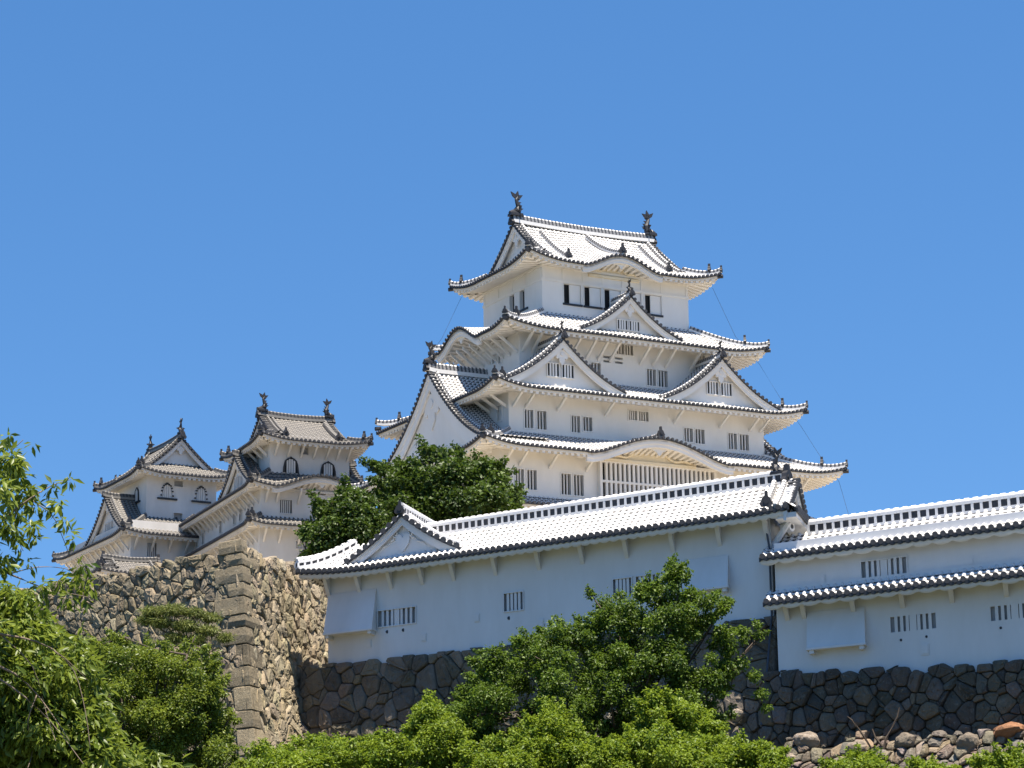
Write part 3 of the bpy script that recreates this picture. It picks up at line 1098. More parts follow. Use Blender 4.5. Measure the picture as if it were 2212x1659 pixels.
# lightning cables from roof corner to roof corner
mb = MB()
pts = [K.T(8.7, -5.9, 53.6), K.T(10.6, -6.2, 49.6), K.T(11.9, -7.6, 47.1), K.T(13.1, -8.6, 44.2), K.T(14.1, -9.9, 41.7), K.T(15.2, -10.7, 39.3), K.T(16.1, -12.0, 36.9), K.T(16.5, -12.6, 34.0), K.T(16.6, -12.8, 27.0)]
mb.tube(pts, .014, 5)
mb.build('lightning_cable', M['wire'], K.root)
mb = MB()
mb.tube([K.T(-8.6, 5.6, 53.6), K.T(-10.2, 6.1, 50.0), K.T(-11.4, 7.0, 48.0)], .014, 5)
mb.build('lightning_cable', M['wire'], K.root)
# ------------------------------------------------------------------ smaller keep in the middle
def bell_window(site, st, fn, uc, z0, w, h, bars=4, dotted=False, sill=True):
    """pointed bell-shaped window with a black frame"""
    half = [(.5, 0), (.47, .35), (.42, .6), (.36, .78), (.22, .9), (.08, .97), (0, 1.04)]
    out = [(uc + a * w, z0 + b * h) for a, b in half] + [(uc - a * w, z0 + b * h) for a, b in half[-2::-1]]
    inn = [(uc + a * w * .80, z0 + b * h * .90 + .03) for a, b in half] + [(uc - a * w * .80, z0 + b * h * .90 + .03) for a, b in half[-2::-1]]
    mb = MB()
    mb.poly([fn(u, -.02, z) for u, z in inn])
    o = mb.build('bell_window', M['void'] if not dotted else M[st.wall], site.root)
    mb = MB()
    for k in range(len(out) - 1):
        if dotted and k % 1 == 0:
            for t in (.5,):
                u, z = out[k][0] + (out[k + 1][0] - out[k][0]) * t, out[k][1] + (out[k + 1][1] - out[k][1]) * t
                mb.box(fn, u - .07, u + .07, -.12, 0, z - .06, z + .06)
        q = [out[k], out[k + 1], inn[k + 1], inn[k]]
        if dotted:
            q = [inn[k][:1] + (inn[k][1] + .03,), inn[k + 1][:1] + (inn[k + 1][1] + .03,), inn[k + 1], inn[k]]
            mb.hexa([fn(u, -.05, z) for u, z in q] + [fn(u, 0, z) for u, z in q])
        if not dotted:
            mb.hexa([fn(u, -.12, z) for u, z in q] + [fn(u, 0, z) for u, z in q])
    mb.build('frame', M['black_wood'], o)
    mb = MB()
    for k in range(1, bars):
        x = uc - .36 * w + .72 * w * k / bars
        top = z0 + h * (.9 - .5 * abs(x - uc) / w)
        mb.box(fn, x - .08, x + .08, -.09, -.025, z0 + .03, top)
    mb.build('lattice', M[st.wall], o)
    if sill:
        mb = MB()
        mb.box(fn, uc - w * .8, uc + w * .8, -.22, 0, z0 - .16, z0 - .003)
        mb.build('sill', M['black_wood'], o)
    return o


Wk = Site('small_keep', -19.14, 207.0, 27.0, 61.0, -22.8, 'small grey roofed castle tower with two fish finials, left of the dark round tree', 'castle tower', 'small castle towers')
wall_box(Wk, M['plaster_old'], 3.74, 4.15, 38.5, 44.2, {'F': [(-.98, -.16, 42.6, 43.2)], 'L': [(-1.2, -.5, 41.6, 42.7)]})
ff = face_fn(Wk, 'F', 3.74, 4.15)
fl = face_fn(Wk, 'L', 3.74, 4.15)
lattice_window(Wk, OLD, ff, -.98, -.16, 42.6, 43.2, 1, back='void_soft')
lattice_window(Wk, OLD, fl, -1.2, -.5, 41.6, 42.7, 3, back='void_soft')
bell_window(Wk, OLD, ff, -1.8, 40.85, 1.5, 1.4, 5, sill=False)
bell_window(Wk, OLD, ff, 1.7, 40.85, 1.5, 1.3, 5, sill=False)
rw, pw, lw_, sw = hip_roof(Wk, OLD, 5.25, 5.94, 43.45, 3.1, 'ridgeA', g=1.75, over=(1.5, 1.8), lift=.5, lk=.8, conc=.35, rows=11)
irimoya_top(Wk, OLD, rw, 'ridgeA', 5.25, 5.94, 43.45, 3.1, 1.75, pw, fish=1.45, board=.42, gegyo=.7, descend=(-2.45, 2.5), ridge_k=1.25, orn=.75)
brackets(Wk, OLD, ff, [-3.3, -2.1, -.9, .3, 1.5, 2.5, 3.5], 43.45, 1.75, .85)
brackets(Wk, OLD, fl, [-3.4, -2.0, -.5, 1.0, 2.4], 43.45, 1.5, .85)
# its long middle storey runs back to the left
wm = [(-2.86, -1.75, 37.3, 38.45), (-.03, .6, 39.1, 39.5), (.75, 1.4, 39.1, 39.5), (.2, 1.1, 37.3, 38.45)]
wl = [(-1.2, -.5, 37.5, 38.5), (1.3, 2.0, 37.5, 38.5), (3.2, 3.9, 37.5, 38.5), (7.6, 8.3, 37.4, 38.5), (13.4, 14.1, 37.3, 38.4), (15.6, 16.3, 37.3, 38.4)]
OB = 7.75
wall_box(Wk, M['plaster_old'], 4.6, 12.15, 34.0, 40.4, {'F': wm, 'L': [(a - OB, b - OB, c, d) for a, b, c, d in wl]}, ob=OB)
ff = face_fn(Wk, 'F', 4.6, 12.15, 0, OB)
fl = face_fn(Wk, 'L', 4.6, 12.15, 0, 0)
for i, (u0, u1, z0, z1) in enumerate(wm):
    lattice_window(Wk, OLD, ff, u0, u1, z0, z1, (6, 1, 1, 5)[i], bar=.09, back=('void', 'void_soft', 'void_soft', 'void')[i])
fl = face_fn(Wk, 'L', 4.6, 12.15, 0, 0)
for (u0, u1, z0, z1) in wl:
    lattice_window(Wk, OLD, (lambda u, y, z: Wk.T(-4.6 + y, u, z)), u0, u1, z0, z1, 3, back='void_soft')
r_, p_, l_, s_ = hip_roof(Wk, OLD, 6.1, 13.55, 39.4, 1.45, 'skirt', Da=2.36, Db=1.7, over=(1.5, 1.4), ob=OB, lift=.45, lk=1.2, bumps={'F': [(6.1 + .75, 4.2, 1.15)]}, rows=7, label='middle roof with an undulating front eave')
karahafu_face(Wk, OLD, lambda u, y, z: Wk.T(u, OB - 13.55 + y, z), .75, 4.2, 1.15, 39.4, board=.45, back=1.38, drop=.2)
brackets(Wk, OLD, ff, [-4.2, -3.2, -1.2], 39.4, 1.4, .9)
brackets(Wk, OLD, (lambda u, y, z: Wk.T(-4.6 + y, u, z)), [-3.6 + 1.3 * k for k in range(17)], 39.4, 1.5, .95)
gable_roof(Wk, OLD, 'gable', lambda x, y, z: Wk.T(-5.75 + y, .2 - x, z), 5.0, 3.1, 2.1, 39.75, conc=.45, gegyo=.7, board=.45, inset=.5, wall_drop=.4, finial=.7, win=[(-1.0, -.2, 40.1, 41.1, 3), (.2, 1.0, 40.1, 41.1, 3)])
gable_roof(Wk, OLD, 'gable', lambda x, y, z: Wk.T(5.75 - y, .2 + x, z), 5.0, 3.1, 2.1, 39.75, conc=.45, gegyo=.7, board=.45, inset=.5, wall_drop=.4, finial=.7)
# flat storey roof behind the tower
mb = MB()
mb.cur = 0
for sg in (-1, 1):
    n = 34
    mb2 = mb
    slope_sheet(mb, (lambda x, y, z, sg=sg: Wk.T(sg * x, 4.0 + y, z)), 36, .40, 0, 4.2, (lambda x: 42.3 - .40 * x), 6)
mb.build('rear_roof', M['tile_old'], Wk.root, True)
# lower roof and wall
wall_box(Wk, M['plaster_old'], 4.75, 12.3, 27.0, 36.9, {'F': [(-1.4, -.42, 34.3, 34.95), (.6, 1.5, 34.3, 34.95)]}, ob=OB)
ff = face_fn(Wk, 'F', 4.75, 12.3, 0, OB)
for u in (-1.4, .6):
    lattice_window(Wk, OLD, ff, u, u + .95, 34.3, 34.95, 5, bar=.08)
hip_roof(Wk, OLD, 6.25, 13.75, 36.05, .85, 'skirt', Da=1.62, Db=1.55, over=(1.5, 1.45), ob=OB, lift=.4, lk=1.2, rows=6, label='lowest pent roof')
brackets(Wk, OLD, ff, [-4.4, -3.0, -1.2, .6, 2.4, 4.0], 36.05, 1.4, 1.0)
brackets(Wk, OLD, (lambda u, y, z: Wk.T(-4.75 + y, u, z)), [-3.9 + 1.3 * k for k in range(9)], 36.05, 1.5, 1.0)

# ------------------------------------------------------------------ small keep furthest left
Ik = Site('small_keep', -33.72, 228.0, 27.0, 57.6, -28.3, 'leftmost small castle tower with a pointed gable facing front above dotted bell windows', 'castle tower', 'small castle towers')
wall_box(Ik, M['plaster_old'], 3.6, 4.78, 38.5, 45.6, {'F': [(-.83, .11, 43.85, 44.4), (-.77, .1, 40.7, 41.3)]})
ff = face_fn(Ik, 'F', 3.6, 4.78)
fl = face_fn(Ik, 'L', 3.6, 4.78)
for z0, z1 in ((43.85, 44.4), (40.7, 41.3)):
    lattice_window(Ik, OLD, ff, -.8, .1, z0, z1, 1, back='void_soft')
for u in (-1.5, 2.0):
    bell_window(Ik, OLD, ff, u, 42.65, 1.25, 1.4, 4, dotted=True)
bell_window(Ik, OLD, fl, -2.2, 42.55, 1.2, 1.35, 4)
ri, pi_, li_, si_ = hip_roof(Ik, OLD, 5.05, 6.38, 44.75, 3.9, 'ridgeB', g=1.7, over=(1.5, 1.6), lift=.5, lk=.8, conc=.45, rows=11)
irimoya_top(Ik, OLD, ri, 'ridgeB', 5.05, 6.38, 44.75, 3.9, 1.7, pi_, fish=1.3, board=.45, gegyo=.8, descend=(-2.9, 3.0), ridge_k=1.2, orn=.7)
wall_box(Ik, M['plaster_old'], 6.45, 8.6, 30.0, 39.6, {'F': [(-4.8, -3.9, 36.3, 37.6)]})
ff = face_fn(Ik, 'F', 6.45, 8.6)
fl = face_fn(Ik, 'L', 6.45, 8.6)
lattice_window(Ik, OLD, ff, -4.8, -3.9, 36.3, 37.6, 5, bar=.09)
hip_roof(Ik, OLD, 7.85, 10.19, 38.2, 2.5, 'skirt', Da=4.2, Db=5.4, over=(1.4, 1.6), lift=.45, lk=.7, conc=.2, rows=8)
brackets(Ik, OLD, ff, [-6.1, -4.4, -2.7, -1.0, .7, 2.4], 38.2, 1.5, 1.0)
brackets(Ik, OLD, fl, [-8.0 + 1.45 * k for k in range(12)], 38.2, 1.4, 1.0)
gable_roof(Ik, OLD, 'gable', lambda x, y, z: Ik.T(-6.75 + y, -1.6 - x, z), 6.0, 4.1, 3.2, 38.75, conc=.5, gegyo=.8, board=.5, inset=.6, wall_drop=.4, finial=.7, win=[(-.9, -.2, 39.4, 40.4, 3), (.2, .9, 39.4, 40.4, 3)])

# low corridor whose roof shows over the rubble wall
Cd = Site('corridor_house', -34.4, 213.0, 27.0, 61.0, -25.0, 'low curved grey roof just showing over the stone wall beneath the leftmost tower', 'corridor building')
wall_box(Cd, M['plaster_old'], 3.0, 2.0, 27.0, 33.7)
rc, pc, lc, sc_ = hip_roof(Cd, OLD, 3.9, 3.0, 33.6, 1.5, 'ridgeA', g=1.4, over=(1.0, 1.0), lift=.35, lk=.9, conc=.3, rows=8)
irimoya_top(Cd, OLD, rc, 'ridgeA', 3.9, 3.0, 33.6, 1.5, 1.4, pc, fish=.01, board=.3, gegyo=.4, descend=(), ridge_k=1.0)

# ------------------------------------------------------------------ long white building in front
FBX, FBY = 11.907, 105.0
Fb = Site('gate_house', FBX, FBY, 10.0, 128.0, 38.0, 'long white building with bright tiled roof and small gable at its left end', 'storehouse', skew=.445)
EZ = 20.05
RISE, RUN = 1.9, 3.5
AL, AR, AW = -29.5, .35, -27.75
SH = .53            # how far the skewed ends shift things that stand at the wall's depth


def long_roof(site, a0, a1, b0, run, ze, rise, conc, lift_l=0.0, lift_r=0.0, left_hip=0.0, name='roof', back=True, pitch=.37, rows=10, fas=.3, ripple=0.0, vj=.42, left_skew=0.0):
    n = int(round((a1 - a0) / pitch))
    p = (a1 - a0) / n

    def z(a, d):
        x = d / run
        q = ze + rise * ((1 - conc) * x + conc * x * x)
        f = max(0, 1 - d / run)
        if lift_l:
            q += lift_l * max(0, 1 - (a - a0) / 5.0) ** 2 * f
        if lift_r:
            q += lift_r * max(0, 1 - (a1 - a) / 2.5) ** 2 * f
        return q
    mb, eav = MB(), MB()
    cap_sets = []
    for sg in ((1, -1) if back else (1,)):
        caps = MB()
        cap_sets.append(caps)
        B = (lambda d: b0 + d) if sg == 1 else (lambda d: b0 + 2 * run - d)
        cols = []
        for k in range(n):
            for f, h in RIB + ([(1, -.02)] if k == n - 1 else []):
                s = (k + f) * p
                dm = run if not left_hip else min(run, max(.02, s / left_hip * run))
                cols.append([mb.vert(site.T(a0 + s, B(dm * j / rows), z(a0 + s, dm * j / rows) + h), (k + f, dm * j / rows / vj)) for j in range(rows + 1)])
        for a, b in zip(cols[:-1], cols[1:]):
            for j in range(rows):
                mb.face(a[j], b[j], b[j + 1], a[j + 1])
        for k in range(n):
            a = a0 + (k + .5) * p
            caps.disc(site.T(a, B(-.08), z(a, 0) + .01), site.B * -sg, p * .34, .22, 10)
            s0, s1 = a - p / 2, a + p / 2
            # hanging flat tile between the rounds, with its curved lower lip
            for q in range(4):
                u0, u1 = s0 + (s1 - s0) * q / 4, s0 + (s1 - s0) * (q + 1) / 4
                l0 = -.13 - .08 * abs(cos(pi * q / 4)) ; l1 = -.13 - .08 * abs(cos(pi * (q + 1) / 4))
                caps.hexa([site.T(u0, B(-.04), z(u0, 0) + l0), site.T(u1, B(-.04), z(u1, 0) + l1), site.T(u1, B(.15), z(u1, 0) + l1), site.T(u0, B(.15), z(u0, 0) + l0),
                           site.T(u0, B(-.04), z(u0, 0) - .025), site.T(u1, B(-.04), z(u1, 0) - .025), site.T(u1, B(.15), z(u1, 0) - .025), site.T(u0, B(.15), z(u0, 0) - .025)])
    roof = mb.build(name, M['tile_white'], site.root, True)
    for caps in cap_sets:
        caps.build('eave_tiles', M['dark_tile'], roof)
    return roof, z


def plaster_eave(site, roof, a0, a1, b0, ov, z, period, depth, slope=.25, fas=.2, clip=0.0):
    """smooth plastered soffit over covered rafters: a scalloped underside"""
    eav = MB()
    n = int((a1 - a0) / period * 8)
    prev = None
    for k in range(n + 1):
        a = a0 + (a1 - a0) * k / n
        w = abs(sin(pi * (a - a0) / period)) ** .7 * depth
        mx = ov + .1
        if clip:
            mx = min(mx, .22 + (a - a0) * ov / clip)
        col = [eav.vert(site.T(a, b0 + .06, z(a, 0) - .15)), eav.vert(site.T(a, b0 + .06, z(a, 0) - .15 - fas - w))]
        for j in range(1, 5):
            d = .06 + (mx - .06) * j / 4
            col.append(eav.vert(site.T(a, b0 + d, z(a, 0) - .15 - fas - w * (1 - .1 * j) + slope * d)))
        if prev:
            for i in range(len(col) - 1):
                eav.face(prev[i], prev[i + 1], col[i + 1], col[i])
        prev = col
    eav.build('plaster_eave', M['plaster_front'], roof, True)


def open_ridge(site, roof, path, n, h=.42, w=.34):
    """lattice ridge: dark hollow courses framed by white plaster, round white tiles along the top"""
    core, white = MB(), MB()
    P0, P1 = Vector(path[0]), Vector(path[-1])
    t = (P1 - P0)
    L = t.length
    t.normalize()
    x = t.cross(Vector((0, 0, 1))).normalized()
    z = Vector((0, 0, 1))

    def fr(s):
        q = Vector(path[0])
        k = s / L * (len(path) - 1)
        i = min(int(k), len(path) - 2)
        return Vector(path[i]).lerp(Vector(path[i + 1]), k - i)
    m = len(path) - 1
    for i in range(m):
        a, b = Vector(path[i]), Vector(path[i + 1])
        core.hexa([a - x * w * .40, b - x * w * .40, b + x * w * .40, a + x * w * .40] + [q + z * h for q in (a - x * w * .40, b - x * w * .40, b + x * w * .40, a + x * w * .40)])
        for lo, hi, ww in ((-.12, .06, .56), (h - .03, h + .10, .54)):
            white.hexa([a - x * w * ww + z * lo, b - x * w * ww + z * lo, b + x * w * ww + z * lo, a + x * w * ww + z * lo,
                        a - x * w * ww + z * hi, b - x * w * ww + z * hi, b + x * w * ww + z * hi, a + x * w * ww + z * hi])
    for k in range(n + 1):
        c = fr(L * k / n)
        for sg in (-1, 1):
            white.hexa([c - t * .06 + x * sg * w * .40, c + t * .06 + x * sg * w * .40, c + t * .06 + x * sg * w * .53, c - t * .06 + x * sg * w * .53] +
                       [q + z * h for q in (c - t * .06 + x * sg * w * .40, c + t * .06 + x * sg * w * .40, c + t * .06 + x * sg * w * .53, c - t * .06 + x * sg * w * .53)])
        if k < n:
            a = c + z * (h + .12)
            white.tube([a, a + t * (L / n * .52)], .14, 7)
            a2 = a + t * (L / n * .52)
            white.tube([a2, a2 + t * (L / n * .48)], .105, 7)
    o = core.build('ridge', M['dark_tile'], roof)
    white.build('ridge_plaster', M['plaster_front'], o)
    return o


rf, zf_ = long_roof(Fb, AL, AR, 0, RUN, EZ, RISE, .2, lift_l=.30, lift_r=.12, left_hip=2.6)
plaster_eave(Fb, rf, AL + .2, AR - .2, 0, 1.2, zf_, .55, .10, clip=1.2)
zt = EZ + RISE
open_ridge(Fb, rf, [Fb.T(a, RUN, zt - .02) for a in np.linspace(-22.4, -.45, 20)], 52)
mb = MB()
ornament(mb, Fb.T(-.25, RUN, zt - .1), Fb.A, 1.0)
mb.build('ridge_ornament', M['ornament'], rf)
mb = MB()
shachi(mb, Fb.T(-.75, RUN, zt + .42), -Fb.A, 1.1)
mb.build('roof_fish', M['ornament'], rf)
# right gable end
zg = lambda x: EZ + RISE * (.8 * (1 - min(1, abs(x) / RUN)) + .2 * (1 - min(1, abs(x) / RUN)) ** 2)
hold = bpy.data.objects.new('gable', None)
COL.objects.link(hold)
hold.parent = Fb.root
gable_end(Fb, NEW, hold, lambda x, y, z: Fb.T(AR - y, RUN + x, z), zg, RUN - .05, EZ - .2, .42, .36, 1.1, None, .55, True)
mb = MB()
pts = [Fb.T(AR - 1.25, RUN - RUN * q, zg(RUN * q) + .07) for q in (.1, .3, .5, .7, .86)]
mb.sweep(pts, ridge_prof(.85))
mb.build('descending_ridge', M['ridge'], rf)
mb = MB()
ornament(mb, pts[-1], -Fb.B, .75)
mb.build('ridge_ornament', M['ornament'], rf)
# narrow end roof under the gable
mb, caps = MB(), MB()
LB = 2 * RUN + 1.9
n = int(LB / .37)
p = LB / n
prev = None
for k in range(n):
    for f, h in RIB:
        b = -.02 + (k + f) * p
        col = [mb.vert(Fb.T(AR + .42 - q * .25, b, EZ - .06 + q * .16 + h), (k + f, q * .6)) for q in range(4)]
        if prev:
            for q in range(3):
                mb.face(prev[q], col[q], col[q + 1], prev[q + 1])
        prev = col
    b = -.02 + (k + .5) * p
    caps.disc(Fb.T(AR + .50, b, EZ - .05), Fb.A, p * .34, .2, 10)
    caps.hexa([Fb.T(a, q, z) for z in (EZ - .24, EZ - .09) for a, q in ((AR + .36, b - p / 2), (AR + .46, b - p / 2), (AR + .46, b + p / 2), (AR + .36, b + p / 2))])
o = mb.build('end_roof', M['tile_white'], Fb.root, True)
caps.build('eave_tiles', M['dark_tile'], o)
mb = MB()
mb.hexa([Fb.T(a, q, z) for z in (EZ - .42, EZ - .2) for a, q in ((AR - .75, .1), (AR + .34, .1), (AR + .34, LB - .1), (AR - .75, LB - .1))])
mb.build('plaster_eave', M['plaster_front'], o)
# corner strut and round end under the gable
mb = MB()
mb.tube([Fb.T(-.87, 1.5, 18.6), Fb.T(.1, 1.2, 19.65)], .14, 6)
mb.build('bracket', M['plaster_front'], Fb.root)
mb = MB()
mb.disc(Fb.T(.2, 1.6, 19.5), Fb.A, .24, .5, 12)
o = mb.build('beam_end', M['plaster_front'], Fb.root)
mb = MB()
mb.disc(Fb.T(.215, 1.6, 19.5), Fb.A, .11, .08, 10)
mb.build('beam_hole', M['dark_tile'], o)
# left hip slope and its ridge
mb = MB()
n = int(2 * RUN / .37)
p = 2 * RUN / n
cols = []
for k in range(n):
    for f, h in RIB + ([(1, -.02)] if k == n - 1 else []):
        s = (k + f) * p
        dm = max(.02, min(s, 2 * RUN - s) * 2.6 / RUN)
        col = []
        for j in range(7):
            d = dm * j / 6
            b = s
            q = d / 2.6 * RUN
            x = q / RUN
            zz = EZ + RISE * (.8 * x + .2 * x * x) + .30 * max(0, 1 - d / 5) ** 2 * max(0, 1 - min(s, 2 * RUN - s) / RUN)
            col.append(mb.vert(Fb.T(AL + d, b, zz + h), (k + f, d / .3)))
        cols.append(col)
for a, b in zip(cols[:-1], cols[1:]):
    for j in range(6):
        mb.face(a[j], b[j], b[j + 1], a[j + 1])
mb.build('hip_slope', M['tile_white'], rf, True)
mb = MB()
pts = [Fb.T(AL + 2.6 * t, RUN * t, zf_(AL + 2.6 * t, RUN * t) + .02 + .15 * (1 - t) ** 3) for t in np.linspace(.02, .98, 9)]
open_ridge(Fb, rf, pts, 9, h=.24, w=.30)
# gable over the left end; its ridge runs back askew
GA, GB, GW, GH = -22.65, .75, 3.95, 2.15
SK = 0.0
gm = lambda x, y, z: Fb.T(GA + x - SK * y, GB + y, z)
g_, gz = gable_roof(Fb, NEW, 'gable', gm, GW, GH, 6.5, 20.52, conc=.34, gegyo=0, finial=.85, board=.42, inset=.45, wall_drop=.4, ridge_k=.01, rake_bar=False, step=.46, label='small gable with a carved pendant over the left end')
zq = gz(0)
open_ridge(Fb, g_, [gm(0, y, zq + .0) for y in np.linspace(.15, 6.4, 8)], 16, h=.36, w=.32)
# low ridges finishing the gable's feet
for sg in (-1, 1):
    mb = MB()
    mb.sweep([gm(sg * GW * q, .66, gz(sg * GW * q) + .06) for q in (.06, .3, .55, .8, 1.02)], ridge_prof(.7))
    mb.build('verge_ridge', M['plaster_front'], g_)
# carved pendant with two scrolls
mb = MB()
z0 = zq - .95
half = [(0, .04), (.10, .16), (.26, .22), (.40, .14), (.45, -.04), (.38, -.26), (.2, -.48), (0, -.66)]
mb.prism([gm(a * 1.05, .33, z0 + b * 1.05 - .25) for a, b in half + [(-a, b) for a, b in half[-2:0:-1]]], gm(0, .12, 0) - gm(0, 0, 0))
for sg in (-1, 1):
    arc = [gm(sg * (.50 + .17 * cos(t) * (1 - t * .09)), .38, z0 + .02 + .16 * sin(t) * (1 - t * .09)) for t in np.linspace(-2.4, 4.6, 16)]
    mb.tube(arc, .05, 5)
    mb.tube([gm(sg * (.55 + .20 * k), .45, z0 - .22 - .10 * k + .05 * sin(k * 2.1)) for k in range(6)], [.09, .08, .075, .06, .05, .03], 5)
mb.build('hanging_ornament', M['plaster_front'], g_)
# walls
wf = [(-24.89, -22.39, 17.12, 17.92, 8, (4,)), (-16.73, -15.57, 17.14, 18.0, 5, ()), (-10.18, -9.13, 17.13, 18.03, 5, ()), (-8.86, -7.76, 17.15, 18.03, 5, ())]
wbx = 3.5
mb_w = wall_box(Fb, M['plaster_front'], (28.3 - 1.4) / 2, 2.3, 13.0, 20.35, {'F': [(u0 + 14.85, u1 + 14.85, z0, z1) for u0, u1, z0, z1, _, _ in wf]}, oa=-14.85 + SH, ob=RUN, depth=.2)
ffb = lambda u, y, z: Fb.T(u + SH, 1.2 + y, z)
for (u0, u1, z0, z1, nb, gp) in wf:
    lattice_window(Fb, NEW, ffb, u0, u1, z0, z1, nb, bar=.15, depth=.2, back='void_soft', frame=.05, gaps=gp, bar_y=.0)
brk = [-28.25, -26.14, -24.01, -21.93, -19.89, -17.23, -14.55, -11.94, -9.35, -6.72, -4.14, -1.6]
for u in [q + SH for q in brk]:
    mb = MB()
    mb.hexa([Fb.T(u - .11, 1.2, 18.95), Fb.T(u + .11, 1.2, 18.95), Fb.T(u + .11, 1.21, 18.94), Fb.T(u - .11, 1.21, 18.94),
             Fb.T(u - .11, .35, 19.86), Fb.T(u + .11, .35, 19.86), Fb.T(u + .11, 1.21, 19.95), Fb.T(u - .11, 1.21, 19.95)])
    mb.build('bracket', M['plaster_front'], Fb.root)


def drop_hatch(site, st, fn, u0, u1, z0, z1, out):
    """stone-dropping bay: a panel leaning out from the wall on two stub beams"""
    mb = MB()
    mb.hexa([fn(u0, -out, z0), fn(u1, -out, z0), fn(u1, 0, z0 + .03), fn(u0, 0, z0 + .03), fn(u0, -.04, z1), fn(u1, -.04, z1), fn(u1, .01, z1), fn(u0, .01, z1)])
    o = mb.build('drop_hatch', M[st.wall], site.root)
    mb = MB()
    mb.box(fn, u0 - .03, u1 + .03, -out - .06, .0, z0 - .1, z0 - .002)
    mb.build('hatch_board', M[st.wall], o)
    for u in (u0 + .12, u1 - .3):
        mb = MB()
        mb.box(fn, u, u + .22, -out + .02, 0, z0 - .26, z0 - .102)
        mb.build('stub_beam', M[st.wall], o)


drop_hatch(Fb, NEW, ffb, -28.29, -25.0, 17.0, 19.1, .75)
drop_hatch(Fb, NEW, ffb, -6.66, -3.7, 17.05, 18.5, .5)


def loophole(site, st, fn, u, z, size, open_):
    mb = MB()
    if open_:
        mb.disc(fn(u, -.02, z), fn(0, -1, 0) - fn(0, 0, 0), size, .04, 8)
        mb.build('loophole', M['dark_tile'], site.root)
    else:
        s = size
        mb.box(fn, u - s, u + s, -.035, .01, z - s * 1.2, z + s * 1.2)
        o = mb.build('loophole', M[st.wall], site.root)
        mb = MB()
        mb.box(fn, u - s * .7, u + s * .7, -.06, -.036, z - s * .9, z + s * .9)
        mb.build('plug', M[st.wall], o)


for u, z in ((-24.27, 16.83), (-23.2, 16.82), (-16.44, 16.8)):
    loophole(Fb, NEW, ffb, u, z, .09, True)
for u, z in ((-21.85, 16.34), (-18.44, 16.99), (-14.5, 16.39), (-25.51, 16.33), (-10.5, 16.4)):
    loophole(Fb, NEW, ffb, u, z, .17, False)
mb = MB()
mb.tube([Fb.T(-1.1, .9, 19.85), Fb.T(-.95, 1.08, 18.6), Fb.T(-.95, 1.08, 15.6), Fb.T(-1.15, .55, 13.5), Fb.T(-1.5, -.1, 10.6)], .05, 6)
mb.build('downpipe', M['wire'], Fb.root)

# ------------------------------------------------------------------ two-storey building at the right
Rb = Site('gate_house', FBX, FBY, 8.0, 128.0, 38.0, 'white two-storey building with a narrow pent roof between its floors, at the right edge', 'storehouse', skew=.445)
RE = 17.9
AR2 = 20.0
rr, zr_ = long_roof(Rb, -1.25, AR2, -.35, 2.85, RE + .05, 1.32, .2)
plaster_eave(Rb, rr, -1.2, AR2, -.35, .8, zr_, .95, .14, fas=.14)
open_ridge(Rb, rr, [Rb.T(a, 2.5, RE + 1.33) for a in np.linspace(1.0, AR2, 14)], 44, h=.40)
mb = MB()
for x0, x1 in ((0, 1),):
    mb.poly([Rb.T(-.5, .45, RE + .35), Rb.T(-.5, 2.5, RE + 1.25), Rb.T(-.5, 4.5, RE + .35)])
mb.build('gable_wall', M['plaster_front'], rr)
rp, zp_ = long_roof(Rb, -1.05, AR2, -.85, 1.3, 15.86, .62, .1, name='pent_roof', back=False, rows=5)
plaster_eave(Rb, rp, -1.0, AR2, -.85, 1.2, zp_, .95, .13, fas=.12)
wr_up = [(3.63, 5.83, 16.55, 17.3, 8, (4,)), (12.5, 14.7, 16.6, 17.3, 8, (4,))]
wr_lo = [(4.92, 7.09, 14.12, 14.78, 8, (4,)), (9.65, 11.84, 14.18, 14.78, 8, (4,)), (14.5, 16.7, 14.18, 14.78, 8, (4,))]
OA = (AR2 - .75) / 2
HW = (AR2 + .75) / 2
# lower wall comes down to an uneven foot and leans out slightly
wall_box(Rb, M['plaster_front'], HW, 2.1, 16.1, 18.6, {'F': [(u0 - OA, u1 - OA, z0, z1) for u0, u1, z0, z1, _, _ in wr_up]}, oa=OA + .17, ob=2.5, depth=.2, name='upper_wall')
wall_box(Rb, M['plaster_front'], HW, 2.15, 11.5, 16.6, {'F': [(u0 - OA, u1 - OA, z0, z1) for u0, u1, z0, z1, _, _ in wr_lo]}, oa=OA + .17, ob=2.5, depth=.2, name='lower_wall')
fu = lambda u, y, z: Rb.T(u + .17, .4 + y, z)
fw_ = lambda u, y, z: Rb.T(u + .17, .35 + y, z)
for (u0, u1, z0, z1, nb, gp) in wr_up:
    lattice_window(Rb, NEW, fu, u0, u1, z0, z1, nb, bar=.15, depth=.2, back='void_soft', frame=.05, gaps=gp, bar_y=.0)
for (u0, u1, z0, z1, nb, gp) in wr_lo:
    lattice_window(Rb, NEW, fw_, u0, u1, z0, z1, nb, bar=.15, depth=.2, back='void_soft', frame=0, gaps=gp, bar_y=.0)
drop_hatch(Rb, NEW, fw_, .8, 3.7, 13.75, 15.35, .5)
for u in (-.02, .84, 3.32, 5.73, 8.07, 10.59, 13.0, 15.4):
    mb = MB()
    mb.hexa([Rb.T(u - .11, .35, 15.1), Rb.T(u + .11, .35, 15.1), Rb.T(u + .11, .36, 15.09), Rb.T(u - .11, .36, 15.09),
             Rb.T(u - .11, -.5, 15.66), Rb.T(u + .11, -.5, 15.66), Rb.T(u + .11, .36, 15.85), Rb.T(u - .11, .36, 15.85)])
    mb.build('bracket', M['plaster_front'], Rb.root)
for u, z in ((1.66, 16.73), (8.83, 16.79)):
    loophole(Rb, NEW, fu, u, z, .16, False)
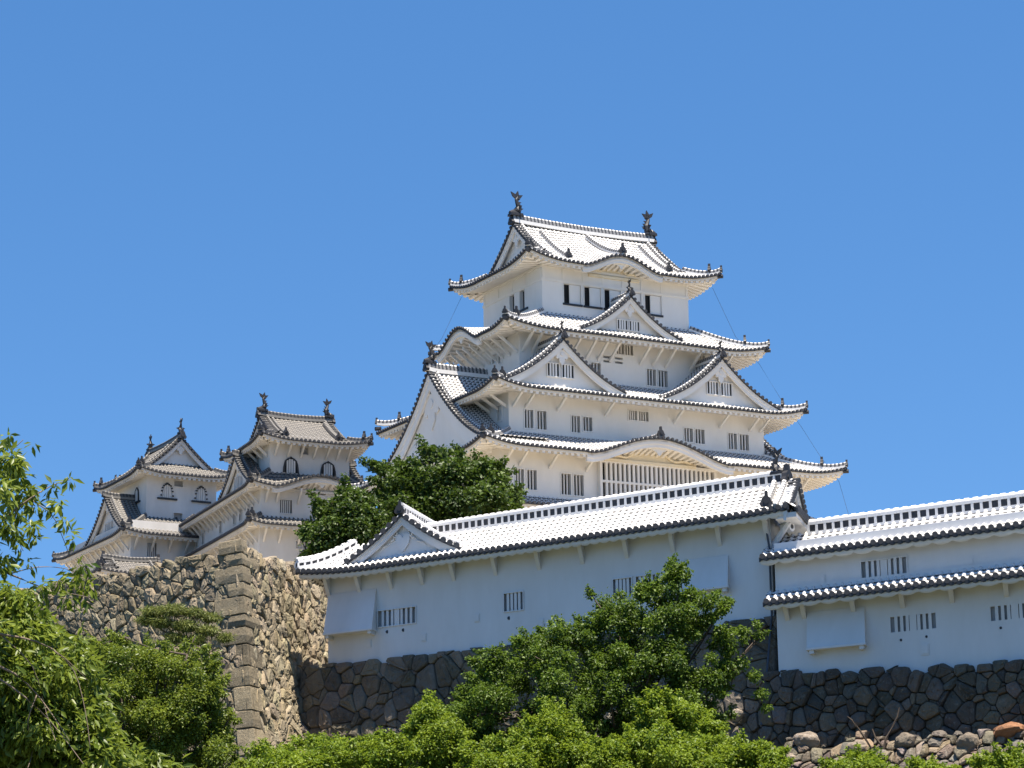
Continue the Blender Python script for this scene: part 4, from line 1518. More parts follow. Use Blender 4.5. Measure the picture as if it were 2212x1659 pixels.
for u, z in ((5.39, 13.76), (6.61, 13.8), (10.07, 13.86)):
    loophole(Rb, NEW, fw_, u, z, .06, True)
loophole(Rb, NEW, fw_, 6.51, 13.27, .2, False)


# ------------------------------------------------------------------ ground
def smooth(x, a, b):
    t = min(1, max(0, (x - a) / (b - a)))
    return t * t * (3 - 2 * t)


def ground_z(x, y):
    b = (x - FBX) * sin(rad(38)) + (y - FBY) * cos(rad(38))
    a = (x - FBX) * sin(rad(128)) + (y - FBY) * cos(rad(128))
    b -= 13 * smooth(-a, 25.5, 30) * smooth(b, -2, 2) * (1 - smooth(b, 16, 40))
    pts = [(-400, -1), (-70, 0), (-45, .6), (-22, 3.6), (-9, 6.3), (-3.5, 6.9), (.5, 7.8), (1.8, 9.0), (3.0, 15.0), (7, 16), (14, 18.5), (26, 21.5), (45, 25.5), (75, 27), (140, 27), (220, 18), (400, 2), (6000, -4)]
    for (b0, z0), (b1, z1) in zip(pts[:-1], pts[1:]):
        if b <= b1:
            z = z0 + (z1 - z0) * smooth(b, b0, b1)
            break
    fall = smooth(abs(x), 70, 200)
    z = z * (1 - fall) + min(z, 0) * fall
    return z + .25 * noise.noise(Vector((x * .15, y * .15, 0)))


M['sand'] = plain('pale_courtyard_sand', (0.38, 0.33, 0.25), 0.95, 0.15, 0.8)
mb = MB()
gx = sorted(set([-3000, -1200, -600, -300, -200, -150, -110, -90] + list(np.arange(-76, 76.1, 2.0)) + [90, 110, 150, 200, 300, 600, 1200, 3000]))
gy = sorted(set([-600, -200, -60, -20] + list(np.arange(0, 80, 5.0)) + list(np.arange(80, 150, 1.5)) + list(np.arange(150, 260, 5.0)) + [280, 320, 380, 460, 600, 900, 1500, 3000]))
ids = [[mb.vert((x, y, ground_z(x, y))) for x in gx] for y in gy]
for j in range(len(gy) - 1):
    for i in range(len(gx) - 1):
        mb.cur = 1 if gy[j] > 131 and gy[j] < 300 and abs(gx[i]) < 80 else 0
        mb.face(ids[j][i], ids[j][i + 1], ids[j + 1][i + 1], ids[j + 1][i])
tag(mb.build('hill_ground', [M['earth'], M['sand']], None, True), None, None, kind='structure')


# ------------------------------------------------------------------ dry stone walls
def clip(poly, nx, ny, c):
    """keep the side nx*x + ny*y <= c"""
    out = []
    for i, p in enumerate(poly):
        q = poly[(i + 1) % len(poly)]
        dp, dq = nx * p[0] + ny * p[1] - c, nx * q[0] + ny * q[1] - c
        if dp <= 0:
            out.append(p)
        if dp * dq < 0:
            t = dp / (dp - dq)
            out.append((p[0] + (q[0] - p[0]) * t, p[1] + (q[1] - p[1]) * t))
    return out


def stone_cells(W, H, cw, ch, rnd, jit=.42, wvar=.75):
    nx, ny = max(1, int(W / cw)), max(1, int(H / ch))
    S = {}
    for j in range(-1, ny + 1):
        for i in range(-1, nx + 1):
            off = .5 if j % 2 else 0
            S[i, j] = ((i + .5 + off + rnd.uniform(-jit, jit)) * W / nx, (j + .5 + rnd.uniform(-jit, jit)) * H / ny, rnd.uniform(-wvar, wvar) * cw * ch)
    res = []
    for (i, j), (x, y, w) in S.items():
        poly = [(x - cw * 2, y - ch * 2), (x + cw * 2, y - ch * 2), (x + cw * 2, y + ch * 2), (x - cw * 2, y + ch * 2)]
        for dj in (-2, -1, 0, 1, 2):
            for di in (-2, -1, 0, 1, 2):
                if (di or dj) and (i + di, j + dj) in S:
                    X, Y, w2 = S[i + di, j + dj]
                    nx_, ny_ = X - x, Y - y
                    c = (X * X + Y * Y - x * x - y * y + w - w2) / 2
                    poly = clip(poly, nx_, ny_, c)
                    if len(poly) < 3:
                        break
            if len(poly) < 3:
                break
        if len(poly) >= 3:
            res.append(poly)
    return res


def stone_face(name, mat, parent, mp, W, H, cw, ch, seed, top=None, depth=.30, gap=.05, rough=.10, tones=(.6, 1.25), warm=.06, backing=True, jit=.42, keep=None, dome=.5, left=None):
    """mp(u, v, out): a rubble facing of separate lumpy stones, each one chamfered and tilted"""
    rnd = random.Random(seed)
    V, F, TN = [], [], []
    for poly in stone_cells(W, H, cw, ch, rnd, jit):
        poly = clip(clip(clip(clip(poly, -1, 0, 0), 1, 0, W), 0, -1, 0), 0, 1, H) if True else poly
        if len(poly) < 3:
            continue
        cx = sum(p[0] for p in poly) / len(poly)
        cy = sum(p[1] for p in poly) / len(poly)
        if top:
            if cy > top(cx) - .03:
                continue
            poly = clip(poly, 0, 1, top(cx) + rnd.uniform(0, .07))
            if len(poly) < 3:
                continue
            cx = sum(p[0] for p in poly) / len(poly)
            cy = sum(p[1] for p in poly) / len(poly)
        if keep and not keep(cx, cy):
            continue
        size = max(.05, max(abs(p[0] - cx) + abs(p[1] - cy) for p in poly))
        # round the outline: cut every corner
        pts = []
        for k, p in enumerate(poly):
            q = poly[(k + 1) % len(poly)]
            e = sqrt((p[0] - q[0]) ** 2 + (p[1] - q[1]) ** 2)
            if e < .02:
                continue
            for t in ((.13, .87) if e > .12 else (.5,)):
                pts.append((p[0] + (q[0] - p[0]) * t, p[1] + (q[1] - p[1]) * t))
        if len(pts) < 3:
            continue
        tx, ty = rnd.uniform(-.2, .2), rnd.uniform(-.2, .2)
        push = rnd.uniform(-rough, rough)
        tone = rnd.uniform(*tones)
        col = (tone * (1 + rnd.uniform(-warm, warm)), tone, tone * (1 + rnd.uniform(-warm, warm) * 1.5), 1)
        rings = []
        dm = dome * min(.3, size * .35)
        for sc, out, js in ((1.0, -depth, 0), (1.0, -.05, 0), (.93, .01 + dm * .3, .04), (.70, dm * .8, .06), (.34, dm, .06)):
            ring = []
            for (px, py) in pts:
                g = gap * .5
                dx, dy = px - cx, py - cy
                l = sqrt(dx * dx + dy * dy) + 1e-6
                k = max(.2, (l - g) / l) * sc
                ux, uy = cx + dx * k, cy + dy * k
                o_ = out + (push + tx * dx * k + ty * dy * k if out > -.2 else 0) + (rnd.uniform(-js, js) * size * .8 if js else 0)
                V.append(tuple(mp(ux, uy, o_)))
                ring.append(len(V) - 1)
                TN.append(col)
            rings.append(ring)
        n = len(pts)
        for r0, r1 in zip(rings[:-1], rings[1:]):
            for k in range(n):
                F.append((r0[k], r0[(k + 1) % n], r1[(k + 1) % n], r1[k]))
        F.append(tuple(rings[-1]))
    me = bpy.data.meshes.new(name)
    me.from_pydata(V, [], F)
    me.materials.append(mat)
    ca = me.color_attributes.new('tone', 'FLOAT_COLOR', 'POINT')
    ca.data.foreach_set('color', np.array(TN, dtype=np.float32).ravel())
    o = bpy.data.objects.new(name, me)
    COL.objects.link(o)
    o.parent = parent
    if backing:
        mb = MB()
        N = 24
        tp = top or (lambda u: H)
        q = lambda u, j: mp(u, max(.1, min(H, tp(u)) - .3) * j / 12, -.2)
        for k in range(N):
            u0, u1 = W * k / N, W * (k + 1) / N
            for j in range(12):
                mb.quad(q(u0, j), q(u1, j), q(u1, j + 1), q(u0, j + 1))
        mb.build('joint_fill', M['joint'], o)
    return o


def root(name, loc, label, cat, group=None):
    o = bpy.data.objects.new(name, None)
    o.location = loc
    COL.objects.link(o)
    return tag(o, label, cat, group)


def wall_map(base, az, batter, curve, H, origin):
    """u along the azimuth, v upwards from the foot, leaning outwards towards the foot"""
    d = Vector((sin(rad(az)), cos(rad(az)), 0))
    nrm = Vector((d.y, -d.x, 0))

    def mp(u, v, out):
        w = H - v
        return base - origin + d * u + nrm * (batter * w + curve * w * w + out) + Vector((0, 0, v))
    return mp, d, nrm


# tan bastion with its squared corner
BC = at(519, 1163, 119.0)
BZ = 8.0
BH = BC.z - BZ
BA = root('stone_bastion', (BC.x, BC.y, BZ), 'tall sunlit tan rubble bastion with a sharp squared corner', 'stone wall', 'castle stone walls')
base = Vector((BC.x, BC.y, BZ))
rn = random.Random(5)
AZL, AZR = -46.0, 12.0
WL, WR = 34.0, 20.0
dl = Vector((sin(rad(AZL)), cos(rad(AZL)), 0))
mpL, _, nL = wall_map(base + dl * WL, AZL + 180, .13, .006, BH, base)
mpR, dR, nR = wall_map(base, AZR, .13, .006, BH, base)
# both faces share the mitred corner edge
nl = Vector((dl.y, -dl.x, 0)) * 1.0
nl = -nL if nL.dot(Vector((0, -1, 0))) < 0 else nL
mit = (nL + nR) / (1 + nL.dot(nR))


def mpBL(u, v, out):
    w = BH - v
    lean = .13 * w + .006 * w * w
    return dl * u + nL * (lean * 1.0) + nL * out + Vector((0, 0, v)) + (mit - nL) * lean


def mpBR(u, v, out):
    w = BH - v
    lean = .13 * w + .006 * w * w
    return dR * u + mit * lean + nR * out + Vector((0, 0, v))


jagL = lambda u: BH - .45 - .05 * sin(u * 1.9) - .06 * sin(u * .7 + 1)
jagR = lambda u: BH - .35 + .05 * u - .05 * sin(u * 2.1)
CB = .78   # course height of the corner blocks
stone_face('left_face', M['stone_tan'], BA, lambda u, v, o: mpBL(u, v, o), WL, BH, .56, .42, 11, top=jagL, rough=.05, tones=(.5, 1.1), gap=.02, jit=.48, dome=.27, keep=lambda u, v: u > .45)  # darker stone tones paint in the weaker, grazing sun on this face
stone_face('right_face', M['stone_tan'], BA, lambda u, v, o: mpBR(u, v, o), WR, BH + .8, .72, .42, 12, top=jagR, rough=.05, tones=(.75, 1.35), gap=.02, jit=.48, dome=.27, keep=lambda u, v: u > .45)  # brighter stone tones paint in the stronger sun on this face
# corner blocks
V, F, TN = [], [], []
k = 0
v = 0.0
while v < BH - .05:
    h = min(rn.uniform(.6, .95) if v > BH * .55 else rn.uniform(.85, 1.35), BH - v)
    v1 = v + h - .035
    ll, lr = (1.75, .75) if k % 2 else (.75, 2.1)
    ll += rn.uniform(-.15, .4)
    lr += rn.uniform(-.15, .5)
    tone = rn.uniform(.70, 1.10) * (.7 if k in (6, 8) else 1)
    # plan outline: far end of the left arm, the arris, far end of the right arm, inner corner
    e = .05
    def ring(vv, out, inset):
        pl = [mpBL(ll - inset, vv, out), mpBL(.5, vv, out + rn.uniform(-.03, .03)), (mpBL(0, vv, 0) + mit * out), mpBR(.5, vv, out + rn.uniform(-.03, .03)), mpBR(lr - inset, vv, out), mpBR(lr - inset, vv, -.6), mpBL(ll - inset, vv, -.6)]
        return pl
    rings = []
    for vv, o_, ins in ((v + .005, .03, .03), (v + .05, .09, 0), ((v + v1) / 2, .11 + rn.uniform(-.04, .04), 0), (v1 - .03, .09, 0), (v1 + .02, .03, .03)):
        ids = []
        for p in ring(vv, o_, ins):
            V.append(tuple(p))
            TN.append((tone * 1.02, tone, tone * .97, 1))
            ids.append(len(V) - 1)
        rings.append(ids)
    for r0, r1 in zip(rings[:-1], rings[1:]):
        for q in range(7):
            F.append((r0[q], r0[(q + 1) % 7], r1[(q + 1) % 7], r1[q]))
    F.append(tuple(rings[-1]))
    F.append(tuple(rings[0][::-1]))
    v += h
    k += 1
me = bpy.data.meshes.new('corner_blocks')
me.from_pydata(V, [], F)
me.materials.append(M['stone_tan'])
ca = me.color_attributes.new('tone', 'FLOAT_COLOR', 'POINT')
ca.data.foreach_set('color', np.array(TN, dtype=np.float32).ravel())
o = bpy.data.objects.new('corner_blocks', me)
COL.objects.link(o)
o.parent = BA
# earth top of the bastion
mb = MB()
mb.poly([mpBL(WL, BH - .9, -.4), mpBL(.5, BH - .9, -.4), mpBR(.5, BH - .9, -.4), mpBR(WR, BH - 2.6, -.4), mpBR(WR, BH - 2.6, -.2) + dl * WL])
mb.build('earth_top', M['earth'], BA)

# dark wall under the long building
FZ, FT = 7.6, 15.55
FH = FT - FZ
o0 = Fb.world(-29.6, 1.05, FZ)
SB = root('stone_wall', o0, 'dark shaded stone wall of big fitted blocks beneath the long white building', 'stone wall', 'castle stone walls')
mpF, dF, nF = wall_map(o0, 128, .10, .0, FH, o0)
FW_ = 28.9
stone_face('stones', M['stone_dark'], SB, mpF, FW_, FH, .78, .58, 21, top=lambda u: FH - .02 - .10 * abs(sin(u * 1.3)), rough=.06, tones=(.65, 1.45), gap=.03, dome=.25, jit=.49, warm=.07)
mb = MB()
mb.quad(mpF(0, 0, -.2), mpF(0, FH, -.2), mpF(0, FH, -.2) + Fb.B * 1.5, mpF(0, 0, -.2) + Fb.B * 3)
mb.build('joint_fill', M['joint'], SB)

# darker wall and the loose sunlit bank under the right building
RZ, RT_ = 7.6, 12.95
RH = RT_ - RZ
o1 = Rb.world(-1.4, .22, RZ)
SR = root('stone_wall', o1, 'rough dark stone wall beneath the two-storey building at the right', 'stone wall', 'castle stone walls')
mpX, dX, nX = wall_map(o1, 128, .13, .0, RH, o1)
RW_ = 21.4
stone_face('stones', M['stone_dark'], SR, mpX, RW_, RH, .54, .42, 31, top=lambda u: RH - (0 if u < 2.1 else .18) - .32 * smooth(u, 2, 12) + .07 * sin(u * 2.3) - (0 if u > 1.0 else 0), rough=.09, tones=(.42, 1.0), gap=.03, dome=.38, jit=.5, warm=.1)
BKH = 3.2
o2 = Rb.world(-3.4, -.4, 6.9)
mpK, dK, nK = wall_map(o2, 128, .62, .02, BKH, o2)
BK = root('rubble_bank', o2, 'loose sunlit bank of pale and brown rubble stones below the dark wall at the right', 'rubble bank')
stone_face('rubble', M['stone_rubble'], BK, mpK, 23.0, BKH, .40, .30, 41, top=lambda u: BKH - .1 - .35 * abs(sin(u * .9)) - .2 * abs(sin(u * 2.7)), rough=.15, tones=(.45, 1.5), gap=.05, dome=.7, jit=.48, warm=.14)


def boulder(name, p, r, sq, mat, seed, label, cat='boulder', tone=1.0):
    rnd = random.Random(seed)
    me = bpy.data.meshes.new(name)
    import bmesh
    bm = bmesh.new()
    bmesh.ops.create_icosphere(bm, subdivisions=3, radius=1)
    off = Vector((rnd.uniform(0, 50), rnd.uniform(0, 50), 0))
    for w in bm.verts:
        n_ = noise.noise(w.co * 1.1 + off) * .30 + noise.noise(w.co * 2.8 + off) * .12
        w.co = w.co * (1 + n_)
        w.co = Vector((w.co.x * r * sq[0], w.co.y * r * sq[1], w.co.z * r * sq[2]))
    bm.to_mesh(me)
    bm.free()
    ca = me.color_attributes.new('tone', 'FLOAT_COLOR', 'POINT')
    ca.data.foreach_set('color', np.tile(np.array([tone, tone, tone, 1], dtype=np.float32), len(me.vertices)))
    me.materials.append(mat)
    o = bpy.data.objects.new(name, me)
    o.location = p
    o.rotation_euler = (rnd.uniform(-.2, .2), rnd.uniform(-.2, .2), rad(-38) + rnd.uniform(-.3, .3))
    COL.objects.link(o)
    return tag(o, label, cat, 'boulders on the rubble bank')


M['stone_white'] = stone_mat('white_streaked_stone', (0.14, 0.11, 0.085), (0.34, 0.28, 0.22), (0.16, 0.12, 0.08), (0.75, 0.73, 0.70))
M['stone_rust'] = stone_mat('rust_stone', (0.20, 0.085, 0.038), (0.34, 0.165, 0.08), (0.16, 0.09, 0.05), (0.40, 0.27, 0.17))


def on_bank(x, y, out=.1):
    """where the sight line of a measured place meets the bank's surface"""
    v = FW + RT * ((x - 1106) / 5184.0) + UP * ((829.5 - y) / 5184.0)
    best = None
    for k in range(400):
        t = 80 + k * .1
        p = Vector((0, 0, EYE)) + v * t
        w = BKH - (p.z - o2.z)
        d = (p - o2).dot(nK) - (.62 * w + .02 * w * w) - out
        if d <= 0:
            return p
    return p


boulder('boulder', on_bank(1742, 1600), .52, (1.1, .8, .72), M['stone_white'], 3, 'rounded brown boulder with white streaks at the foot of the dark wall')
boulder('boulder', on_bank(2178, 1578), .56, (1.35, .8, .55), M['stone_rust'], 4, 'flat rust orange boulder at the right edge')
boulder('boulder', on_bank(2090, 1605), .45, (1.0, .8, .95), M['stone_rubble'], 5, 'big round brown boulder left of the rust orange one')
boulder('boulder', on_bank(1955, 1600), .42, (1.1, .8, .8), M['stone_rubble'], 6, 'dull tan boulder behind the dead branches')
boulder('boulder', on_bank(1850, 1618), .45, (1.2, .8, .7), M['stone_rubble'], 7, 'pale brown boulder under the dead branches', tone=1.3)
boulder('boulder', on_bank(1590, 1545), .36, (1.2, .8, .8), M['stone_rubble'], 8, 'pale pinkish boulder beside the central tree', tone=1.5)
boulder('boulder', on_bank(2120, 1640), .40, (1.2, .8, .6), M['stone_white'], 9, 'small pale boulder low at the right edge', tone=1.3)
boulder('boulder', on_bank(1700, 1640), .36, (1.2, .8, .8), M['stone_rubble'], 10, 'yellowish boulder below the white streaked one', tone=1.5)
db = root('dead_branch', on_bank(1872, 1605, .2), 'bare forked dead branch standing on the rubble bank', 'dead branch')
mb = MB()
q0 = db.location
for pth in ([(1890, 1630), (1866, 1590), (1840, 1555), (1830, 1548)], [(1906, 1612), (1890, 1592), (1884, 1575)], [(1908, 1620), (1914, 1595), (1938, 1550), (1943, 1528)]):
    mb.tube([at(x, y, q0.y - .5) - q0 for x, y in pth], [.06, .05, .035, .02][:len(pth)], 5)
mb.build('branch', M['bark'], db)
# ------------------------------------------------------------------ plants
def inside(poly, x, y):
    c = False
    for i in range(len(poly)):
        (x0, y0), (x1, y1) = poly[i], poly[i - 1]
        if (y0 > y) != (y1 > y) and x < (x1 - x0) * (y - y0) / (y1 - y0) + x0:
            c = not c
    return c


def edge_dist(poly, x, y):
    best = 1e9
    for i in range(len(poly)):
        (x0, y0), (x1, y1) = poly[i - 1], poly[i]
        l2 = (x1 - x0) ** 2 + (y1 - y0) ** 2 + 1e-9
        t = max(0, min(1, ((x - x0) * (x1 - x0) + (y - y0) * (y1 - y0)) / l2))
        best = min(best, sqrt((x - x0 - t * (x1 - x0)) ** 2 + (y - y0 - t * (y1 - y0)) ** 2))
    return best


def crown_clumps(poly, depth, thick, n, r0, r1, seed, sprig=.22):
    """clumps filling a crown whose outline was measured on the photo, spread through its depth"""
    rnd = random.Random(seed)
    xs, ys = [p[0] for p in poly], [p[1] for p in poly]
    mpp = depth / 5184.0
    big = max(edge_dist(poly, rnd.uniform(min(xs), max(xs)), rnd.uniform(min(ys), max(ys))) for _ in range(200))
    out, tries = [], 0
    while len(out) < n and tries < n * 60:
        tries += 1
        x, y = rnd.uniform(min(xs), max(xs)), rnd.uniform(min(ys), max(ys))
        if not inside(poly, x, y):
            continue
        e = edge_dist(poly, x, y)
        rr = min(rnd.uniform(r0 * .6, r1), max(r0 * .4, e * mpp * .95))
        w = thick * sqrt(max(.03, min(1, e / (big * .8))))
        k = rnd.uniform(-1, 1)
        k = (abs(k) ** .7) * (1 if k > 0 else -1)
        out.append((at(x, y, depth + k * w), rr, rnd.random()))
    # loose sprigs breaking the outline
    cx, cy = sum(xs) / len(xs), sum(ys) / len(ys)
    for q in range(int(n * sprig)):
        i = rnd.randrange(len(poly))
        t = rnd.random()
        x = poly[i - 1][0] + (poly[i][0] - poly[i - 1][0]) * t
        y = poly[i - 1][1] + (poly[i][1] - poly[i - 1][1]) * t
        l = sqrt((x - cx) ** 2 + (y - cy) ** 2) + 1e-6
        ux, uy = (x - cx) / l, (y - cy) / l - .45
        e = rnd.uniform(-.3, .55) * r1 / mpp
        k = rnd.uniform(-1, 1) * thick * .45
        tn = rnd.uniform(.4, 1)
        for j in range(3):
            f = e - j * r0 * .5 / mpp
            out.append((at(x + ux * f, y + uy * f, depth + k), r0 * (.30 + .16 * j) * rnd.uniform(.7, 1.2), tn))
    return out


def leaves(name, parent, mat, clumps, per, L, Wd, seed, droop=.3, flat=.75, origin=Vector((0, 0, 0)), spread=.55, up=.5):
    """thousands of small folded leaves set around the clumps"""
    rg = np.random.default_rng(seed)
    C = np.array([tuple(c[0]) for c in clumps])
    R = np.array([c[1] for c in clumps])
    Tn = np.array([c[2] for c in clumps])
    w = R ** 1.9
    cnt = np.maximum(6, (per * w / w.sum())).astype(int)
    idx = np.repeat(np.arange(len(R)), cnt)
    n = len(idx)
    d = rg.normal(size=(n, 3))
    d /= np.linalg.norm(d, axis=1)[:, None]
    rad_ = rg.random(n) ** .55
    stray = rg.random(n) < .25
    rad_[stray] *= 1.0 + .7 * rg.random(stray.sum())
    off = d * (rad_ * R[idx])[:, None]
    off[:, 2] *= flat
    P = C[idx] + off - np.array(tuple(origin))
    nrm = d * (1 - up) + np.array([0, 0, up]) + rg.normal(size=(n, 3)) * spread
    nrm /= np.linalg.norm(nrm, axis=1)[:, None]
    tip = d + rg.normal(size=(n, 3)) * .8 + np.array([0, 0, -droop])
    tip -= nrm * (tip * nrm).sum(1)[:, None] * (1 - droop * .5)
    tip /= np.linalg.norm(tip, axis=1)[:, None] + 1e-9
    sd_ = np.cross(nrm, tip)
    sd_ /= np.linalg.norm(sd_, axis=1)[:, None] + 1e-9
    s = (.5 + .9 * rg.random(n))[:, None]
    b, t = P, P + tip * L * s
    mid = P + tip * L * .45 * s
    lf = nrm * (Wd * .25) * s
    l, r = mid + sd_ * Wd * .5 * s + lf, mid - sd_ * Wd * .5 * s + lf
    V = np.stack([b, l, t, r], 1).reshape(-1, 3)
    base = np.arange(n) * 4
    F = np.stack([np.stack([base, base + 1, base + 2], 1), np.stack([base, base + 2, base + 3], 1)], 1).reshape(-1, 3)
    me = bpy.data.meshes.new(name)
    me.vertices.add(len(V))
    me.vertices.foreach_set('co', V.astype(np.float32).ravel())
    me.loops.add(F.size)
    me.loops.foreach_set('vertex_index', F.astype(np.int32).ravel())
    me.polygons.add(len(F))
    me.polygons.foreach_set('loop_start', np.arange(0, F.size, 3, dtype=np.int32))
    me.update(calc_edges=True)
    tone = np.clip(.15 + .5 * Tn[idx] + rg.normal(size=n) * .22, 0, 1)
    ca = me.color_attributes.new('tone', 'FLOAT_COLOR', 'POINT')
    c4 = np.ones((n, 4, 4), dtype=np.float32)
    c4[:, :, 0:3] = tone[:, None, None]
    ca.data.foreach_set('color', c4.ravel())
    me.materials.append(mat)
    o = bpy.data.objects.new(name, me)
    COL.objects.link(o)
    if parent:
        o.parent = parent
    return o


def wood(parent, foot, fork, clumps, r, seed, mat='bark', limbs=26, lean=Vector((0, 0, 0)), origin=Vector((0, 0, 0))):
    """tapered trunk, then limbs reaching out to the clumps"""
    rnd = random.Random(seed)
    mb = MB()
    pts = [foot.lerp(fork, t) + Vector((rnd.uniform(-.1, .1), rnd.uniform(-.1, .1), 0)) * (4 * t * (1 - t)) - origin for t in np.linspace(0, 1, 6)]
    mb.tube(pts, [r * (1.35 - .1 * i) if i == 0 else r * (1.05 - .08 * i) for i in range(6)], 8)
    mb.build('trunk', M[mat], parent, True)
    mb = MB()
    sel = rnd.sample(clumps, min(limbs, len(clumps)))
    hubs = []
    for i, (c, rr, _) in enumerate(sel):
        st_ = fork
        if hubs and rnd.random() < .7:
            st_ = min(hubs, key=lambda h: (h - c).length)
        midp = st_.lerp(c, .5) + Vector((rnd.uniform(-.25, .25), rnd.uniform(-.25, .25), -.12)) * (c - st_).length * .4
        l = (c - st_).length
        k = .5 if st_ is fork else .28
        path = [st_, st_.lerp(midp, .5), midp, midp.lerp(c, .6), c]
        mb.tube([p - origin for p in path], [r * k * q for q in (1, .8, .6, .4, .18)], 5)
        hubs += [midp, midp.lerp(c, .6)]
        for q in range(3):
            e = c + Vector((rnd.uniform(-1, 1), rnd.uniform(-1, 1), rnd.uniform(-.4, 1))) * rr
            mb.tube([p - origin for p in (midp.lerp(c, .6), c.lerp(e, .5), e)], [r * .12, r * .08, r * .04], 4)
    mb.build('branches', M[mat], parent, True)


def plant(name, poly, depth, thick, n, r0, r1, per, L, Wd, mat, seed, label, cat, foot=None, fork=None, trunk=.16, group=None, limbs=26, droop=.3, extra=(), flat=.9, leafname='crown', up=.55):
    cl = crown_clumps(poly, depth, thick, n, r0, r1, seed, .5 if cat == 'shrub' else .22) + [(at(x, y, depth + dd), rr, rn_) for x, y, dd, rr, rn_ in extra]
    xs, ys = [p[0] for p in poly], [p[1] for p in poly]
    if foot is None:
        x = sum(xs) / len(xs)
        p = at(x, max(ys), depth)
        foot = Vector((p.x, p.y, ground_z(p.x, p.y) - .1))
    if fork is None:
        fork = foot.lerp(at(sum(xs) / len(xs), (min(ys) + max(ys)) / 2, depth), .55)
    rt = root(name, foot, label, cat, group)
    leaves(leafname, rt, M[mat], cl, per, L, Wd, seed + 1, droop, flat, foot, up=up)
    wood(rt, foot, fork, cl, trunk, seed + 2, limbs=limbs, origin=foot)
    return rt



# trees between the long building and the keep
plant('broadleaf_tree', [(800, 1180), (795, 1100), (812, 1040), (800, 1000), (838, 1003), (885, 985), (915, 962), (990, 964), (1040, 975), (1075, 1000), (1100, 1030), (1122, 1062), (1128, 1095), (1090, 1150), (980, 1185)], 150, 4.2, 170, .6, 1.1, 52000, .24, .17, 'leaf_dark', 61,
      'dense dark green round tree in front of the tallest tower', 'tree', group='trees behind the long building')
plant('broadleaf_tree', [(655, 1230), (640, 1200), (665, 1180), (658, 1130), (690, 1120), (672, 1085), (720, 1072), (745, 1050), (800, 1060), (840, 1100), (860, 1160), (800, 1230)], 146, 2.6, 100, .55, 1.0, 30000, .23, .16, 'leaf_dark', 65,
      'lower dark tree reaching left towards the smaller towers', 'tree', group='trees behind the long building')
# tree in front of the long building
plant('broadleaf_tree', [(1012, 1425), (1050, 1402), (1100, 1385), (1125, 1352), (1180, 1350), (1222, 1322), (1262, 1345), (1290, 1332), (1278, 1290), (1330, 1275), (1385, 1262), (1420, 1258), (1445, 1225), (1462, 1214), (1490, 1228), (1482, 1268), (1540, 1275), (1588, 1298), (1552, 1322), (1530, 1352), (1590, 1360), (1625, 1345), (1638, 1375), (1575, 1415), (1590, 1450), (1560, 1490), (1590, 1540), (1540, 1580), (1470, 1640), (1200, 1660), (1010, 1640), (960, 1560), (985, 1500), (1030, 1450)],
      93, 2.4, 380, .28, .60, 170000, .11, .075, 'leaf_mid', 71, 'spreading mid green tree in front of the white wall, its crown peaking at right', 'tree', trunk=.17, limbs=70,
      extra=[(1600, 1430, -.5, .3, .9), (1630, 1460, -.4, .28, .8), (1645, 1500, -.5, .25, .9), (1655, 1530, -.5, .2, .8), (1575, 1390, -.6, .35, .8), (1605, 1365, -.5, .28, .9), (1635, 1350, -.4, .2, .8)])
# bright shrubs along the foot of the walls
shrubs = [
    ([(640, 1700), (650, 1600), (720, 1588), (800, 1595), (860, 1600), (900, 1640), (900, 1700)], 84, 'wide bright green shrub below the dark stone wall'),
    ([(850, 1700), (870, 1600), (890, 1530), (925, 1508), (960, 1530), (1000, 1580), (1020, 1640), (1010, 1700)], 88, 'tall loose green shrub left of the central tree'),
    ([(980, 1700), (1010, 1610), (1070, 1590), (1120, 1600), (1150, 1640), (1150, 1700)], 82, 'small rounded bright shrub under the central tree, left half'),
    ([(1090, 1700), (1120, 1590), (1160, 1535), (1200, 1530), (1245, 1560), (1290, 1620), (1290, 1700)], 84, 'yellowish green shrub rising against the central tree'),
    ([(1250, 1700), (1290, 1610), (1350, 1590), (1420, 1575), (1470, 1600), (1500, 1640), (1500, 1700)], 81, 'low bright shrub under the middle of the central tree'),
    ([(1370, 1620), (1380, 1520), (1420, 1500), (1470, 1505), (1530, 1540), (1570, 1590), (1540, 1640)], 86, 'shrub with flat bright top before the dark heart of the central tree'),
    ([(1440, 1700), (1480, 1600), (1560, 1585), (1640, 1610), (1690, 1625), (1710, 1700)], 83, 'bright low shrub right of the central tree'),
    ([(1750, 1700), (1790, 1650), (1850, 1625), (1900, 1640), (1930, 1660), (1940, 1700)], 84, 'low green shrub beneath the rubble bank'),
    ([(1930, 1700), (1960, 1655), (2010, 1645), (2060, 1660), (2070, 1700)], 84, 'tiny shrub just showing below the big round boulder'),
    ([(2080, 1700), (2110, 1650), (2150, 1632), (2200, 1622), (2260, 1640), (2260, 1700)], 82, 'bright shrub in the bottom right corner'),
    ([(500, 1720), (520, 1640), (560, 1618), (610, 1625), (660, 1610), (700, 1650), (700, 1720)], 82, 'bright shrub at the foot of the tan bastion'),
]
for i, (poly, dep, lb) in enumerate(shrubs):
    area = (max(p[0] for p in poly) - min(p[0] for p in poly)) * (max(p[1] for p in poly) - min(p[1] for p in poly))
    plant('shrub', poly, dep, 1.4, int(30 + area / 420), .26, .52, int(7000 + area * .9), .115, .066, 'leaf_bright', 100 + i * 5, lb, 'shrub', trunk=.06, group='shrubs along the foot of the walls', limbs=14, leafname='foliage')
